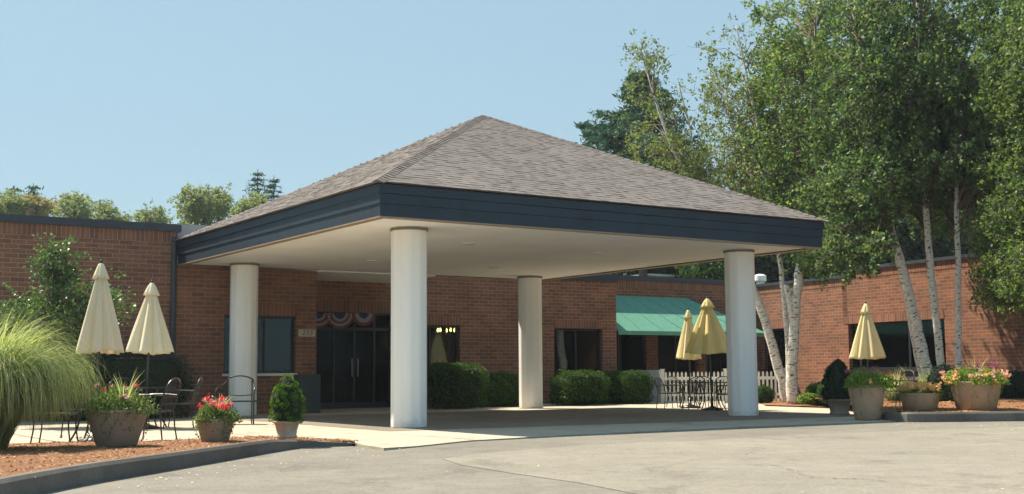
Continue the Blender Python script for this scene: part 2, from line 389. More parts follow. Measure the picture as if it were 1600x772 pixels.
# expansion joints in the pavement
jb = MB()
def strip(a, b, w_, z):
    d = (Vector(b)-Vector(a)).normalized(); n = Vector((-d.y, d.x, 0))*w_/2
    jb.quad([(*(Vector(a)-n)[:2], z), (*(Vector(b)-n)[:2], z), (*(Vector(b)+n)[:2], z), (*(Vector(a)+n)[:2], z)])
for t in (-3.0, -.2, 2.6, 5.4): strip(L(-16, t), L(-1.0, t), .018, .005)
for s in (-12, -9, -6, -3.2): strip(L(s, -3.5), L(s, 8.6), .018, .0062)
for s in (-1.2, 1.6, 4.4, 7.2): strip(L(s, -4.1), L(s, -1.9), .018, .0062)
tag(jb.build('pavement_joints', plain('joint_filler', (.10, .09, .08), .9)), kind='structure')
# cracks in the road
cb = MB()
def crack(pts, w_):
    pts = smoothpts([gp(*p, -.003) for p in pts], 14); last = None
    for i, p in enumerate(pts):
        p = p+Vector((rng.normal()*.012, rng.normal()*.03, 0)); ww = w_*rng.uniform(.3, 1.3)
        cur = (p+Vector((0, -ww, 0)), p+Vector((0, ww, 0)))
        if last is not None: cb.quad([last[0], cur[0], cur[1], last[1]])
        last = cur
for pts, w_ in [([(980, 737), (1020, 731), (1060, 724), (1095, 717)], .006), ([(1165, 711), (1178, 704), (1196, 700)], .007),
             ([(1200, 725), (1225, 731), (1246, 737)], .008), ([(1265, 745), (1300, 747), (1345, 748), (1385, 752)], .007), ([(960, 738), (900, 732), (860, 739)], .006), ([(1245, 740), (1270, 744)], .006)]:
    crack(pts, w_)
tag(cb.build('road_cracks', plain('crack_dark', (.03, .028, .025), .95)), kind='structure')

# --- left kerb + mulch bed
def kerb(name, outer, hts, width, side, m):
    b = MB(); pts = smoothpts([Vector((p.x, p.y, 0)) for p in outer], 6)
    n = len(pts); H = np.interp(np.linspace(0, 1, n), np.linspace(0, 1, len(hts)), hts)
    rows = []
    for i, p in enumerate(pts):
        d = (pts[min(i+1, n-1)]-pts[max(i-1, 0)]).normalized(); nn = Vector((-d.y, d.x, 0))*side; h = H[i]
        rows.append([p+Vector((0, 0, -.06)), p+nn*.02+Vector((0, 0, h*.8)), p+nn*.05+Vector((0, 0, h)), p+nn*(width-.03)+Vector((0, 0, h)), p+nn*width+Vector((0, 0, h*.9)), p+nn*width+Vector((0, 0, -.06))])
    for a, c in zip(rows, rows[1:]):
        for j in range(5): b.quad([a[j], c[j], c[j+1], a[j+1]])
    b.quad(rows[0][::-1]); b.quad(rows[-1])
    o = b.build(name, m); bm = bmesh.new(); bm.from_mesh(o.data); bmesh.ops.remove_doubles(bm, verts=bm.verts, dist=.0005)
    bmesh.ops.recalc_face_normals(bm, faces=bm.faces); bm.to_mesh(o.data); bm.free()
    tag(o, kind='structure'); return [r[4] for r in rows]
KL = [gp(-140, 830), gp(-20, 790), gp(60, 771), gp(150, 753), gp(250, 736), gp(350, 719), gp(430, 705), gp(490, 697), gp(552, 693)]
inner = kerb('kerb_beside_flower_bed', KL, [.16, .16, .16, .16, .155, .15, .14, .07, .0], .16, 1, MT['kerb'])
def bed(name, front, back, zf, zb, m, nrow=14, hump=0):
    n = len(front); back = [Vector(p) for p in back]
    # resample back to n
    bl = [0]
    for a, c in zip(back, back[1:]): bl.append(bl[-1]+(c-a).length)
    tt = np.linspace(0, bl[-1], n); BX = np.interp(tt, bl, [p.x for p in back]); BY = np.interp(tt, bl, [p.y for p in back])
    V = []; F = []
    for i in range(n):
        for j in range(nrow+1):
            f = j/nrow; x = front[i].x*(1-f)+BX[i]*f; y = front[i].y*(1-f)+BY[i]*f
            z = zf[i]*(1-f)+zb*f + hump*math.sin(math.pi*f) + (rng.normal()*.006 if 0 < f < 1 else 0)
            V.append((x, y, z))
    for i in range(n-1):
        for j in range(nrow):
            a = i*(nrow+1)+j; F.append((a, a+nrow+1, a+nrow+2, a+1))
    V = np.array(V); F = np.array(F)
    o = npmesh(name, V, F, m, smooth=True)
    bm = bmesh.new(); bm.from_mesh(o.data)
    if sum(f.normal.z for f in bm.faces) < 0: bmesh.ops.reverse_faces(bm, faces=bm.faces)
    bm.to_mesh(o.data); bm.free()
    tag(o, kind='structure'); return V
n = len(inner)
VB1 = bed('mulch_bed', inner, [gp(-500, 700), gp(0, 694), (gp(100, 691)), gp(240, 690), gp(300, 687), gp(400, 684), gp(480, 687), gp(556, 693)], [max(.0, p.z-.02) for p in inner], .006, MT['mulch'], hump=.03)
# --- right kerb + bed
KR = [gp(1383, 641), gp(1368, 648), gp(1376, 655), gp(1410, 658.5), gp(1460, 658.5), gp(1520, 658), gp(1600, 657), gp(1720, 656), gp(1900, 655)]
innerR = kerb('kerb_beside_birch_bed', KR, [.10, .12, .14, .165, .165, .165, .165, .165, .165], .16, 1, MT['kerb'])
_P0 = L(21.2, 13.2); WL = lambda t: _P0+Vector((math.sin(PSI-.13), -math.cos(PSI-.13), 0))*(13.2-t)+Vector((-.08, 0, 0))
backR = [gp(1383, 640), gp(1300, 636), gp(1230, 631), WL(11.0), WL(3), WL(-3), WL(-7), WL(-11)]
VB2 = bed('birch_bed', innerR, backR, [p.z-.02 for p in innerR], .12, MT['mulch'], nrow=24, hump=.12)
sheet('mulch_strip', [gp(1195, 634.5), gp(1300, 638), gp(1340, 636), WL(8), WL(12.5), gp(1190, 630.5)], .03, MT['mulch'])
def chips(name, V, num, ln, wd, m, lift=.008):
    i = rng.integers(0, len(V), num); C = V[i]+rng.normal(size=(num, 3))*np.array([.06, .06, 0.0]); C[:, 2] = V[i][:, 2]+lift
    a = rng.normal(size=(num, 3)); a[:, 2] *= .25; a = unit(a); b = unit(np.cross(a, np.array([0, 0, 1.0])+rng.normal(size=(num, 3))*.3))
    s = rng.uniform(.5, 1.4, (num, 1))
    Vv = np.stack([C-a*ln*s-b*wd*s, C+a*ln*s-b*wd*s, C+a*ln*s+b*wd*s, C-a*ln*s+b*wd*s], 1).reshape(-1, 3)
    return npmesh(name, Vv, np.arange(4*num).reshape(-1, 4), m)
vis = VB1[(VB1[:, 0] < -1.5) & (VB1[:, 1] > 7) & (VB1[:, 0] > -8)]
inn = lambda V, s: V[(V[:, 2] > s)]
tag(chips('wood_chips', inn(vis, .02), 14000, .012, .004, MT['chips']), 'reddish wood chips scattered over the left mulch bed', kind='stuff')
tag(chips('wood_chips', inn(VB2[(VB2[:, 0] < 16)], .1), 7000, .025, .008, MT['chips']), 'reddish wood chips scattered over the right birch bed', kind='stuff')
# fallen leaves on the road
P = []
for _ in range(150):
    px = rng.uniform(180, 640); yk = np.interp(px, [60, 150, 250, 350, 430, 552], [775, 757, 740, 723, 709, 697]); P.append(gp(px, yk+abs(rng.normal())*14+1, -.004))
for _ in range(120):
    px = rng.uniform(1380, 1620); P.append(gp(px, 660+abs(rng.normal())*5, -.003))
for _ in range(22):
    P.append(gp(rng.uniform(300, 1600), rng.uniform(690, 775), -.001))
C = np.array([tuple(p) for p in P]); num = len(C)
th = rng.uniform(0, 6.28, num); a = np.stack([np.cos(th), np.sin(th), rng.uniform(-.2, .4, num)], 1); b = np.stack([-np.sin(th), np.cos(th), rng.uniform(-.3, .3, num)], 1)
s = rng.uniform(.4, 1.2, (num, 1))*.016; C[:, 2] += .006
Vv = np.stack([C-a*s, C+b*s*.6, C+a*s, C-b*s*.6], 1).reshape(-1, 3)
tag(npmesh('fallen_leaves', Vv, np.arange(4*num).reshape(-1, 4), MT['litter']), 'small yellow fallen leaves along the kerb on the asphalt', kind='stuff')

def s_at0(px, t_):
    d = ray(px, 600); A2 = Vector((AX, AY, 0)); k = (t_+A2.dot(vv))/(d.x*vv.x+d.y*vv.y); return (d*k).dot(uu)-A2.dot(uu)
# ------------------------------------------------------------------ the brick building (local frame: s, t, z)
T1, T2, T3, SR = 8.8, 11.4, 13.2, 21.2
H1, HC = 4.22, 4.39
bld = empty('brick_building', (AX, AY, 0), PSI, 'long low red brick building with flat roof and dark coping behind the entrance canopy', 'building')
def wallx(name, s0, s1, t, z0, z1, openings, th=.3, m='brick'):
    """wall in plane t (front face), facing -t, with rectangular openings (s0,s1,z0,z1)"""
    b = MB(); cur = s0
    for (a, c, za, zb) in sorted(openings):
        if a > cur: b.box(cur, a, t, t+th, z0, z1)
        if za > z0: b.box(a, c, t, t+th, z0, za, skip='lr')
        if zb < z1: b.box(a, c, t, t+th, zb, z1, skip='lr')
        cur = c
    if cur < s1: b.box(cur, s1, t, t+th, z0, z1)
    return b.build(name, MT[m], bld)
SOL = .25
def soldier_x(s0, s1, t, z0, z1): MB().box(s0, s1, t-.012, t+.1, z0, z1).build('soldier_course', MT['soldier'], bld)
# left block
wallx('wall', -34, -1.27, T1, 0, H1-SOL, [])
soldier_x(-34, -1.27, T1, H1-SOL, H1)
MB().box(-34, -1.20, T1-.06, T1+.42, H1, HC).build('coping', MT['coping'], bld, bevel=.01)
winA = (-.12, 1.69, .95, 2.33)
wallx('wall', -1.27, 2.22, T1, 0, 3.455, [winA])
soldier_x(winA[0], winA[1], T1, 2.33, 2.60)
MB().box(-1.27, 1.9, T1+.42, T1+.6, 3.5, 4.46).build('parapet_return', MT['grey'], bld)
MB().box(1.95, 2.22, T1+.3, T2+.3, 0, 3.455).build('return_wall', MT['brick'], bld)
MB().box(-34, 1.95, T1+.6, T1+14, 3.6, 3.9).build('roof', MT['grey'], bld)
ds = MB(); ds.tube([(-1.36, T1-.07, 0), (-1.36, T1-.07, 4.1)], .065, 6); ds.build('downspout', MT['coping'], bld)
# entrance block
door = (3.4, 5.72, 0, 2.6)
winB = (6.25, 7.88, .75, 2.30); winC = (11.2, 13.05, .75, 2.27)
S2E = 13.6
wallx('wall', 2.22, S2E, T2, 0, 3.74, [door, winB, winC])
soldier_x(door[0], door[1], T2, 2.6, 2.93); soldier_x(winB[0], winB[1], T2, 2.30, 2.55); soldier_x(winC[0], winC[1], T2, 2.27, 2.52)
MB().box(2.3, S2E+.04, T2-.06, T2+.42, 3.74, 3.88).build('coping', MT['coping'], bld, bevel=.01)
MB().box(S2E-.3, S2E, T2+.3, T3+.3, 0, 3.74).build('return_wall', MT['brick'], bld)
MB().box(2.3, S2E-.3, T2+.42, T2+12, 3.45, 3.7).build('roof', MT['grey'], bld)
MB().box(2.23, 5.52, T1-.1, T2, 3.44, 3.9).build('entrance_link_ceiling', MT['ceil'], bld)
# awning block
winD = (14.3, 16.3, .1, 2.3); winE = (16.8, 18.6, .1, 2.3); winF = (19.0, 20.6, .1, 2.3)
HT3 = 4.02
wallx('wall', S2E, SR, T3, 0, HT3-SOL-.03, [winD, winE, winF])
soldier_x(S2E, SR, T3, HT3-SOL-.03, HT3-.03)
MB().box(S2E+.1, SR-.08, T3-.05, T3+.4, HT3-.03, HT3+.14).build('coping', MT['coping'], bld, bevel=.01)
MB().box(S2E, SR, T3+.4, T3+12, 3.6, 3.85).build('roof', MT['grey'], bld)
# right wing: plane s = SR, faces -s
def ty(px, py=450):
    P0 = L(SR, T3); d = ray(px, py); k = P0.dot(WU)/(d.x*WU.x+d.y*WU.y)
    return (d*k-P0).dot(WV)+T3
def wing(o):
    c, s_ = math.cos(WROT), math.sin(WROT); o.rotation_euler = (0, 0, WROT)
    o.location = (SR-(SR*c-T3*s_), T3-(SR*s_+T3*c), 0); return o
WROT = -.13
WU = Vector((math.cos(PSI+WROT), math.sin(PSI+WROT), 0)); WV = Vector((-math.sin(PSI+WROT), math.cos(PSI+WROT), 0))
TSTEP = ty(1323); TW0 = ty(1478, 560); TW1 = ty(1320, 560)
winG = (TW0, TW1, .95, 2.42)
def wally(name, t0, t1, z0, z1, openings, th=.3):
    b = MB(); cur = t0
    for (a, c, za, zb) in sorted(openings):
        if a > cur: b.box(SR, SR+th, cur, a, z0, z1)
        if za > z0: b.box(SR, SR+th, a, c, z0, za, skip='fk')
        if zb < z1: b.box(SR, SR+th, a, c, zb, z1, skip='fk')
        cur = c
    if cur < t1: b.box(SR, SR+th, cur, t1, z0, z1)
    return wing(b.build(name, MT['brick'], bld))
winR2 = (11.2, 12.6, .5, 2.4)
HR = 3.92; HS = 4.12
def solly(t0, t1, z0, z1): wing(MB().box(SR-.012, SR+.1, t0, t1, z0, z1).build('soldier_course', MT['soldier'], bld))
wally('wall', TSTEP, T3+.3, 0, HR-SOL, [winR2]); wally('wall', -14, TSTEP, 0, HS-SOL, [winG])
solly(TSTEP, T3-.02, HR-SOL, HR); solly(-14, TSTEP, HS-SOL, HS); solly(TW0, TW1, 2.42, 2.67); solly(11.2, 12.6, 2.4, 2.65)
wing(MB().box(SR-.07, SR+.42, TSTEP+.02, T3-.07, HR, HR+.10).build('coping', MT['coping'], bld, bevel=.01))
wing(MB().box(SR-.07, SR+.42, -14, TSTEP+.02, HS, HS+.10).build('coping', MT['coping'], bld, bevel=.01))
wing(MB().box(SR+.42, SR+16, -14, T3-.1, 3.5, 3.75).build('roof', MT['grey'], bld))

def window_x(s0, s1, t, z0, z1, mull=(), ext=0, depth=.12, blind=False, glass='glass', name='window', sill=True):
    """in wall plane t, pieces in the opening"""
    fr = MB(); w_ = .06
    for a, c, e, g in [(s0, s0+w_, z0, z1), (s1-w_, s1, z0, z1)]: fr.box(a, c, t+depth, t+depth+.07, e, g)
    fr.box(s0+w_, s1-w_, t+depth, t+depth+.07, z0, z0+w_); fr.box(s0+w_, s1-w_, t+depth, t+depth+.07, z1-w_, z1)
    for mx_ in mull: fr.box(mx_-.025, mx_+.025, t+depth+.003, t+depth+.067, z0+w_, z1-w_)
    fo = fr.build(name, MT['frame'], bld)
    MB().box(s0+w_, s1-w_, t+depth+.03, t+depth+.036, z0+w_, z1-w_).build('pane', MT[glass], fo)
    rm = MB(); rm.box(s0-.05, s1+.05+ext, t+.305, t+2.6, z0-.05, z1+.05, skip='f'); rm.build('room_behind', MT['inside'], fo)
    if sill: MB().box(s0-.03, s1+.03, t-.04, t+depth, z0-.05, z0+.01).build('sill', MT['white'] if blind else MT['frame'], fo)
    if blind:
        bl = MB(); z = z0+.1; xm = mull[0]+.06 if mull else s0
        while z < z1-.1:
            bl.quad([(xm, t+.235, z), (s1-w_, t+.235, z), (s1-w_, t+.262, z+.030), (xm, t+.262, z+.030)]); z += .036
        bl.build('blind', MT['blind'], fo)
    return fo
window_x(*winA[:2], T1, *winA[2:], mull=(.93,), blind=True)
window_x(*winB[:2], T2, *winB[2:], mull=(6.95,), ext=1.6); window_x(*winC[:2], T2, *winC[2:], mull=(12.1,))
for q in (winD, winE, winF): window_x(*q[:2], T3, *q[2:], mull=((q[0]+q[1])/2,), glass='glassdark', sill=False)
# entrance doors
dr = MB(); s0, s1, z0, z1 = door
for a in (s0, s0+.55, s0+1.16, s0+1.77, s1-.06): dr.box(a, a+.06, T2+.14, T2+.22, 0, z1)
dr.box(s0+.06, s1-.06, T2+.143, T2+.217, 2.12, 2.2); dr.box(s0+.06, s1-.06, T2+.143, T2+.217, 2.54, 2.6); dr.box(s0+.06, s1-.06, T2+.143, T2+.217, 0, .16)
dro = dr.build('entrance_door', MT['frame'], bld)
MB().box(s0+.06, s1-.06, T2+.175, T2+.182, .1, 2.56).build('pane', MT['glassdark'], dro)
hd = MB()
for x in (s0+1.1, s0+1.28): hd.tube([(x, T2+.10, .85), (x, T2+.10, 1.35)], .014, 8)
hd.build('handle', MT['grey'], dro)
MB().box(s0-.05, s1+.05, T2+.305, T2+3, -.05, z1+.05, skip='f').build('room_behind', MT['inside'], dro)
# right wing windows
def window_y(t0, t1, z0, z1, mull, curtain=True):
    fr = MB(); w_ = .07; d = SR+.12
    for a, c in [(t0, t0+w_), (t1-w_, t1)]: fr.box(d, d+.07, a, c, z0, z1)
    fr.box(d, d+.07, t0+w_, t1-w_, z0, z0+w_); fr.box(d, d+.07, t0+w_, t1-w_, z1-w_, z1)
    for q in mull: fr.box(d+.003, d+.067, q-.04, q+.04, z0+w_, z1-w_)
    fo = wing(fr.build('window', MT['frame'], bld))
    MB().box(d+.03, d+.036, t0+w_, t1-w_, z0+w_, z1-w_).build('pane', MT['glass'], fo)
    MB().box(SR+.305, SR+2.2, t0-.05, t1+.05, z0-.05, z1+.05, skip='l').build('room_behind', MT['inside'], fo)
    MB().box(SR-.04, SR+.12, t0-.03, t1+.03, z0-.06, z0+.01).build('sill', MT['frame'], fo)
    if curtain:
        cb_ = MB(); y = t0+w_; i = 0
        while y < t1-w_-.06:
            cb_.quad([(SR+.24+.02*(i % 2), y, z0+.06), (SR+.24+.02*((i+1) % 2), y+.07, z0+.06), (SR+.24+.02*((i+1) % 2), y+.07, z1-.06), (SR+.24+.02*(i % 2), y, z1-.06)]); y += .07; i += 1
        cb_.build('curtain', plain('grey_green_curtain', (.22, .27, .24), .9), fo)
window_y(TW0, TW1, .95, 2.42, [TW0+(TW1-TW0)*.36, TW0+(TW1-TW0)*.86])
window_y(11.2, 12.6, .5, 2.4, [11.9], False)
# dark panelled dado below the window pier
tag(MB().box(1.62, 2.21, T1-.30, T1-.03, 0, .93).build('storage_box', plain('dark_teal_paint', (.03, .045, .055), .6), None, bevel=.02), 'low dark box standing against the brick pier beside the entrance', 'box')
bpy.data.objects['storage_box'].location = (AX, AY, 0); bpy.data.objects['storage_box'].rotation_euler = (0, 0, PSI)
# house number
def place_local(o): o.location = (AX, AY, 0); o.rotation_euler = (0, 0, PSI); return o
hn = empty('house_number_sign', L(1.96, T1-.002, 1.93), PSI, 'cream plate reading 255 on the brick pier left of the entrance', 'sign')
MB().box(-.22, .22, -.03, 0, -.085, .085).build('plate', plain('cream_plate', (.55, .50, .38), .6), hn, bevel=.006)
cu = bpy.data.curves.new('number', 'FONT'); cu.body = '255'; cu.size = .17; cu.align_x = 'CENTER'; cu.align_y = 'CENTER'; cu.shear = .35; cu.extrude = .004; cu.space_character = 1.15
to = bpy.data.objects.new('number', cu); COL.objects.link(to)
dg = bpy.context.evaluated_depsgraph_get(); me = bpy.data.meshes.new_from_object(to.evaluated_get(dg)); bpy.data.objects.remove(to)
no = bpy.data.objects.new('number', me); COL.objects.link(no); no.parent = hn; no.location = (0, -.034, 0); no.rotation_euler = (math.pi/2, 0, 0); me.materials.clear(); me.materials.append(MT['black'])
# bunting
bm_red = plain('bunting_shaded_red', (.22, .05, .06), .9); bm_wh = plain('bunting_shaded_white', (.36, .35, .36), .9); bm_bl = plain('bunting_blue', (.03, .05, .14), .9)  # red and white darkened to carry the shade of the entrance
for i, (sx, rr, zz, lab) in enumerate([(3.42, .44, 2.60, 'leftmost red white and blue fan bunting over the entrance, half behind the brick pier'), (4.06, .44, 2.60, 'middle red white and blue fan bunting over the entrance door'), (4.78, .36, 2.60, 'rightmost fan bunting over the entrance door, with the widest white band')]):
    b = MB(); N = 36
    bands = [(0, .40, 2), (.40, .56, 1), (.56, .72, 0), (.72, .86, 1), (.86, 1.0, 0)] if i < 2 else [(0, .42, 2), (.42, .74, 1), (.74, 1, 0)]
    for k in range(N):
        a0 = math.pi+math.pi*k/N; a1 = math.pi+math.pi*(k+1)/N
        y0 = .025*(k % 2); y1 = .025*((k+1) % 2)
        for (r0, r1, mi) in bands:
            q = [(math.cos(a)*rr*r, -y*r, math.sin(a)*rr*.95*r) for a, y, r in ((a0, y0, r0), (a0, y0, r1), (a1, y1, r1), (a1, y1, r0))]
            b.quad(q[1:] if r0 == 0 else q, mi)
    o = b.build('bunting', [bm_red, bm_wh, bm_bl]); sm = o.modifiers.new('thick', 'SOLIDIFY'); sm.thickness = .004
    o.location = L(sx, T2-.03, zz-.02); o.rotation_euler = (0, 0, PSI)
    tag(o, lab, 'bunting', 'patriotic fan buntings over the entrance')
# chandelier inside the window
ch = empty('chandelier', L(s_at0(697, 12.7), 12.7, 2.20), 0, 'small lit chandelier with warm bulbs seen through the dark window beside the hedge', 'chandelier')
cc = MB(); cc.tube([(0, 0, .6), (0, 0, -.1)], .01, 6)
for k in range(5):
    a = k*1.2566+.3; cc.tube([(0, 0, -.1), (.14*math.cos(a), .14*math.sin(a), -.14), (.26*math.cos(a), .26*math.sin(a), -.05)], .008, 5)
cc.build('arms', MT['frame'], ch)
for k in range(5):
    a = k*1.2566+.3; x, y = .26*math.cos(a), .26*math.sin(a)
    MB().lathe([(0.004, -.05), (.028, -.02), (.034, .01), (.02, .05), (.003, .08)], 12, (x, y, 0)).build('bulb', MT['bulb'], ch, True)

# ------------------------------------------------------------------ entrance canopy (porte cochere)
a_, b_, H = 7.92, 7.865, 3.462
X0, X1, Y0, Y1 = -1.265, a_+1.055, -1.35, 8.74
FZ = .545; ZE = H+FZ; APX = 6.593; PITCH_W = (X1-X0)/2
pc = empty('entrance_canopy', (AX, AY, 0), PSI, 'large square entrance canopy with brown shingle hip roof on four white columns', 'canopy')
MB().box(X0+.10, X1-.10, Y0+.10, Y1-.05, H+.012, H+.10).build('ceiling', MT['ceil'], pc)
def ring(prof):
    """profile of (outset, z) swept round the rectangle, mitred"""
    b = MB(); rr = []
    for (o_, z) in prof: rr.append([(X0-o_, Y0-o_, z), (X1+o_, Y0-o_, z), (X1+o_, Y1, z), (X0-o_, Y1, z)])
    for i in range(len(prof)):
        p, q = rr[i], rr[(i+1) % len(prof)]
        for j in range(4):
            k = (j+1) % 4; b.quad([p[j], p[k], q[k], q[j]])
    return b
fo = ring([(0, H), (0, H+.20), (.018, H+.21), (.018, H+.36), (.042, H+.375), (.042, ZE-.03), (-.11, ZE-.03), (-.11, H)]).build('fascia', MT['fascia'], pc)
bm = bmesh.new(); bm.from_mesh(fo.data); bmesh.ops.remove_doubles(bm, verts=bm.verts, dist=.0004); bmesh.ops.recalc_face_normals(bm, faces=bm.faces); bm.to_mesh(fo.data); bm.free()
ring([(.012, H-.022), (.012, H-.002), (-.14, H-.002), (-.14, H-.022)]).build('soffit_trim', plain('tan_trim', (.30, .22, .15), .6), pc)
# recessed ceiling fixtures
for (sx, ty_) in ((2.2, 1.6), (5.6, 1.9), (2.2, 5.8), (5.6, 6.0)):
    MB().lathe([(.10, H-.012), (.13, H-.012), (.13, H+.012), (.10, H+.012)], 24, (sx, ty_, 0)).build('recessed_light', plain('dull_white_trim', (.74, .72, .66), .5), pc)
# columns: twelve-sided boxed columns
RC = .318
for (cx, cy) in ((0, 0), (0, b_), (a_, 0), (a_, b_)):
    b = MB(); n = 12; off = .13
    for k in range(n):
        t0 = off+2*math.pi*k/n; t1 = off+2*math.pi*(k+1)/n; g = .014
        ex, ey = math.cos((t0+t1)/2), math.sin((t0+t1)/2)
        p0 = Vector((cx+RC*math.cos(t0), cy+RC*math.sin(t0), 0)); p1 = Vector((cx+RC*math.cos(t1), cy+RC*math.sin(t1), 0))
        d = (p1-p0).normalized()
        q0 = p0+d*g; q1 = p1-d*g; i0 = p0-Vector((ex, ey, 0))*.012; i1 = p1-Vector((ex, ey, 0))*.012
        top = Vector((0, 0, H+.01))
        b.quad([q0, q1, q1+top, q0+top]); b.quad([i0, q0, q0+top, i0+top]); b.quad([q1, i1, i1+top, q1+top])
    co_ = b.build('column', MT['column'], pc)
    MB().lathe([(RC+.012, 0), (RC+.012, .012), (RC-.02, .012)], 12, (cx, cy, 0)).build('base_ring', MT['kerb'], co_); tb = MB(); tb.lathe([(RC-.01, H-.045), (RC+.016, H-.045), (RC+.016, H)], 12, (cx, cy, 0)); tb.build('trim_ring', plain('taupe_trim', (.18, .16, .13), .7), co_)  # grey-brown trim ring round each column top
# shingled hip roof
OV = .10
ex0, ex1, ey0, ey1 = X0-OV, X1+OV, Y0-OV, Y1
cxr, cyr = (X0+X1)/2, (Y0+Y1)/2
rs = MB()
ap = (cxr, cyr, APX)
cs = [(ex0, ey0, ZE), (ex1, ey0, ZE), (ex1, ey1, ZE), (ex0, ey1, ZE)]
for i in range(4): rs.quad([cs[i], cs[(i+1) % 4], ap])
rs.quad([(c[0], c[1], c[2]-.004) for c in cs[::-1]])
rs.quad([(c[0], c[1], c[2]-.002) for c in cs[::-1]])
def shingle_mat():
    m, nt, p = new_mat('brown_asphalt_shingles'); g = nt.nodes.new('ShaderNodeNewGeometry')
    c = rampn(nt, g.outputs['Random Per Island'], [(0, (.135, .122, .118)), (.25, (.155, .14, .135)), (.3, (.178, .162, .155)), (1, (.198, .182, .175))])
    c = mixc(nt, .6, c, rampn(nt, noise(nt, coord(nt), 140, 2), [(.3, (.6,)*3), (.7, (1.35,)*3)]), 'MULTIPLY')
    c = mixc(nt, .7, c, rampn(nt, noise(nt, coord(nt), .8, 4), [(.3, (.8,)*3), (.7, (1.15,)*3)]), 'MULTIPLY')
    lk(nt, c, p.inputs['Base Color']); p.inputs['Roughness'].default_value = .95; p.inputs['Specular IOR Level'].default_value = .2
    bump(nt, noise(nt, coord(nt), 160, 2), p, .5, .004); return m
MT['shing'] = shingle_mat()
ro = rs.build('roof', MT['shing'], pc)
sh = MB()
for i in range(4):
    p0, p1 = Vector(cs[i]), Vector(cs[(i+1) % 4]); A_ = Vector(ap)
    e = (p1-p0); Ln = e.length; e.normalize(); mid = (p0+p1)/2
    up = (A_-mid); foot = (A_-p0).dot(e); up = A_-(p0+e*foot); SL = up.length; up.normalize(); nn = e.cross(up).normalized()
    rows = int(SL/.127)
    for r in range(rows):
        y0 = r*.127; y1 = y0+.145
        xl = foot*y0/SL; xr = Ln-(Ln-foot)*y0/SL
        x = xl-(rng.uniform(0, .3))
        while x < xr:
            wd = rng.uniform(.09, .17) ; xa, xb = max(x, xl), min(x+wd, xr)
            x += wd
            if xb-xa < .01: continue
            lift = .010 if rng.random() < .33 else .005
            # trim tops along the hips
            xa2 = max(xa, foot*min(y1, SL)/SL); xb2 = min(xb, Ln-(Ln-foot)*min(y1, SL)/SL)
            if xb2 <= xa2: xb2 = xa2 = min(max((xa+xb)/2, xa2), xb)
            B0 = p0+e*xa+up*y0; B1 = p0+e*xb+up*y0; Tp1 = p0+e*xb2+up*y1+nn*.002; Tp0 = p0+e*xa2+up*y1+nn*.002
            sh.quad([B0+nn*lift, B1+nn*lift, Tp1, Tp0]); k = len(sh.v)
            # front butt shares vertices so that one tab is one island
            sh.v += [tuple(B0+nn*.0005), tuple(B1+nn*.0005)]; sh.f.append((k, k+1, k-3, k-4)); sh.mi.append(0); sh.uv += [(0, 0)]*4
sh.build('shingles', MT['shing'], ro)
for i in range(4):
    p0 = Vector(cs[i]); A_ = Vector(ap); d = (A_-p0); Ln = d.length; d.normalize()
    sd = d.cross(Vector((0, 0, 1))).normalized(); up = sd.cross(d).normalized()
    hc = MB(); k = 0; q = 0
    drop = .05
    while q < Ln-.05:
        a0 = p0+d*q; a1 = p0+d*min(q+.17, Ln); h0 = .026; h1 = .014
        P_ = [a0+up*h0, a0+sd*.11+up*(h0-drop), a1+sd*.11+up*(h1-drop), a1+up*h1, a1-sd*.11+up*(h1-drop), a0-sd*.11+up*(h0-drop)]
        n0 = len(hc.v); hc.v += [tuple(x) for x in P_]+[tuple(a0+up*(h0-.03)), tuple(a0+sd*.11+up*(h0-drop-.03)), tuple(a0-sd*.11+up*(h0-drop-.03))]
        for f in ((0, 1, 2, 3), (0, 3, 4, 5), (0, 6, 7, 1), (0, 5, 8, 6)): hc.f.append(tuple(n0+j for j in f)); hc.mi.append(0); hc.uv += [(0, 0)]*4
        q += .14
    hc.build('hip_cap', MT['shing'], ro)

# ------------------------------------------------------------------ awning, roof things, fence
aw = empty('green_awning', (AX, AY, 0), PSI, 'green canvas awning sloping from the brick wall behind the patio umbrellas', 'awning')
b = MB(); zb_, zt = 2.23, 3.47; s0, sT, sB = 13.72, 18.1, 20.2; tb_, tt_ = 11.45, T3-.03
segs = 7
for k in range(segs):
    f0, f1 = k/segs, (k+1)/segs
    b.quad([(s0+(sB-s0)*f0, tb_, zb_), (s0+(sB-s0)*f1, tb_, zb_), (s0+(sT-s0)*f1, tt_, zt), (s0+(sT-s0)*f0, tt_, zt)])
b.quad([(sB, tb_, zb_), (sB, tt_, zb_), (sT, tt_, zt)]); b.quad([(s0, tt_, zb_), (s0, tb_, zb_), (s0, tt_, zt)])
b.quad([(s0, tb_, zb_-.13), (sB, tb_, zb_-.13), (sB, tb_, zb_), (s0, tb_, zb_)]); b.quad([(sB, tb_, zb_-.13), (sB, tt_, zb_-.13), (sB, tt_, zb_), (sB, tb_, zb_)])
o = b.build('canvas', MT['awn'], aw); sm = o.modifiers.new('thick', 'SOLIDIFY'); sm.thickness = .012
sb_ = MB()
for k in range(1, segs):
    f0 = k/segs; sb_.tube([(s0+(sB-s0)*f0, tb_, zb_+.008), (s0+(sT-s0)*f0, tt_, zt+.008)], .006, 5)
sb_.build('seam', MT['awn'], aw)
fr = MB()
for k in (0, 2, 4, segs):
    f0 = k/segs; x = s0+(sB-s0)*f0; fr.tube([(x, tb_+.02, zb_-.11), (x, tt_, zb_-.11)], .02, 6)
fr.tube([(s0, tb_+.02, zb_-.11), (sB, tb_+.02, zb_-.11)], .02, 6)
for k in (0, 4, segs):
    x = s0+(sB-s0)*k/segs; fr.tube([(x, tb_+.02, 0), (x, tb_+.02, zb_-.11)], .03, 8)
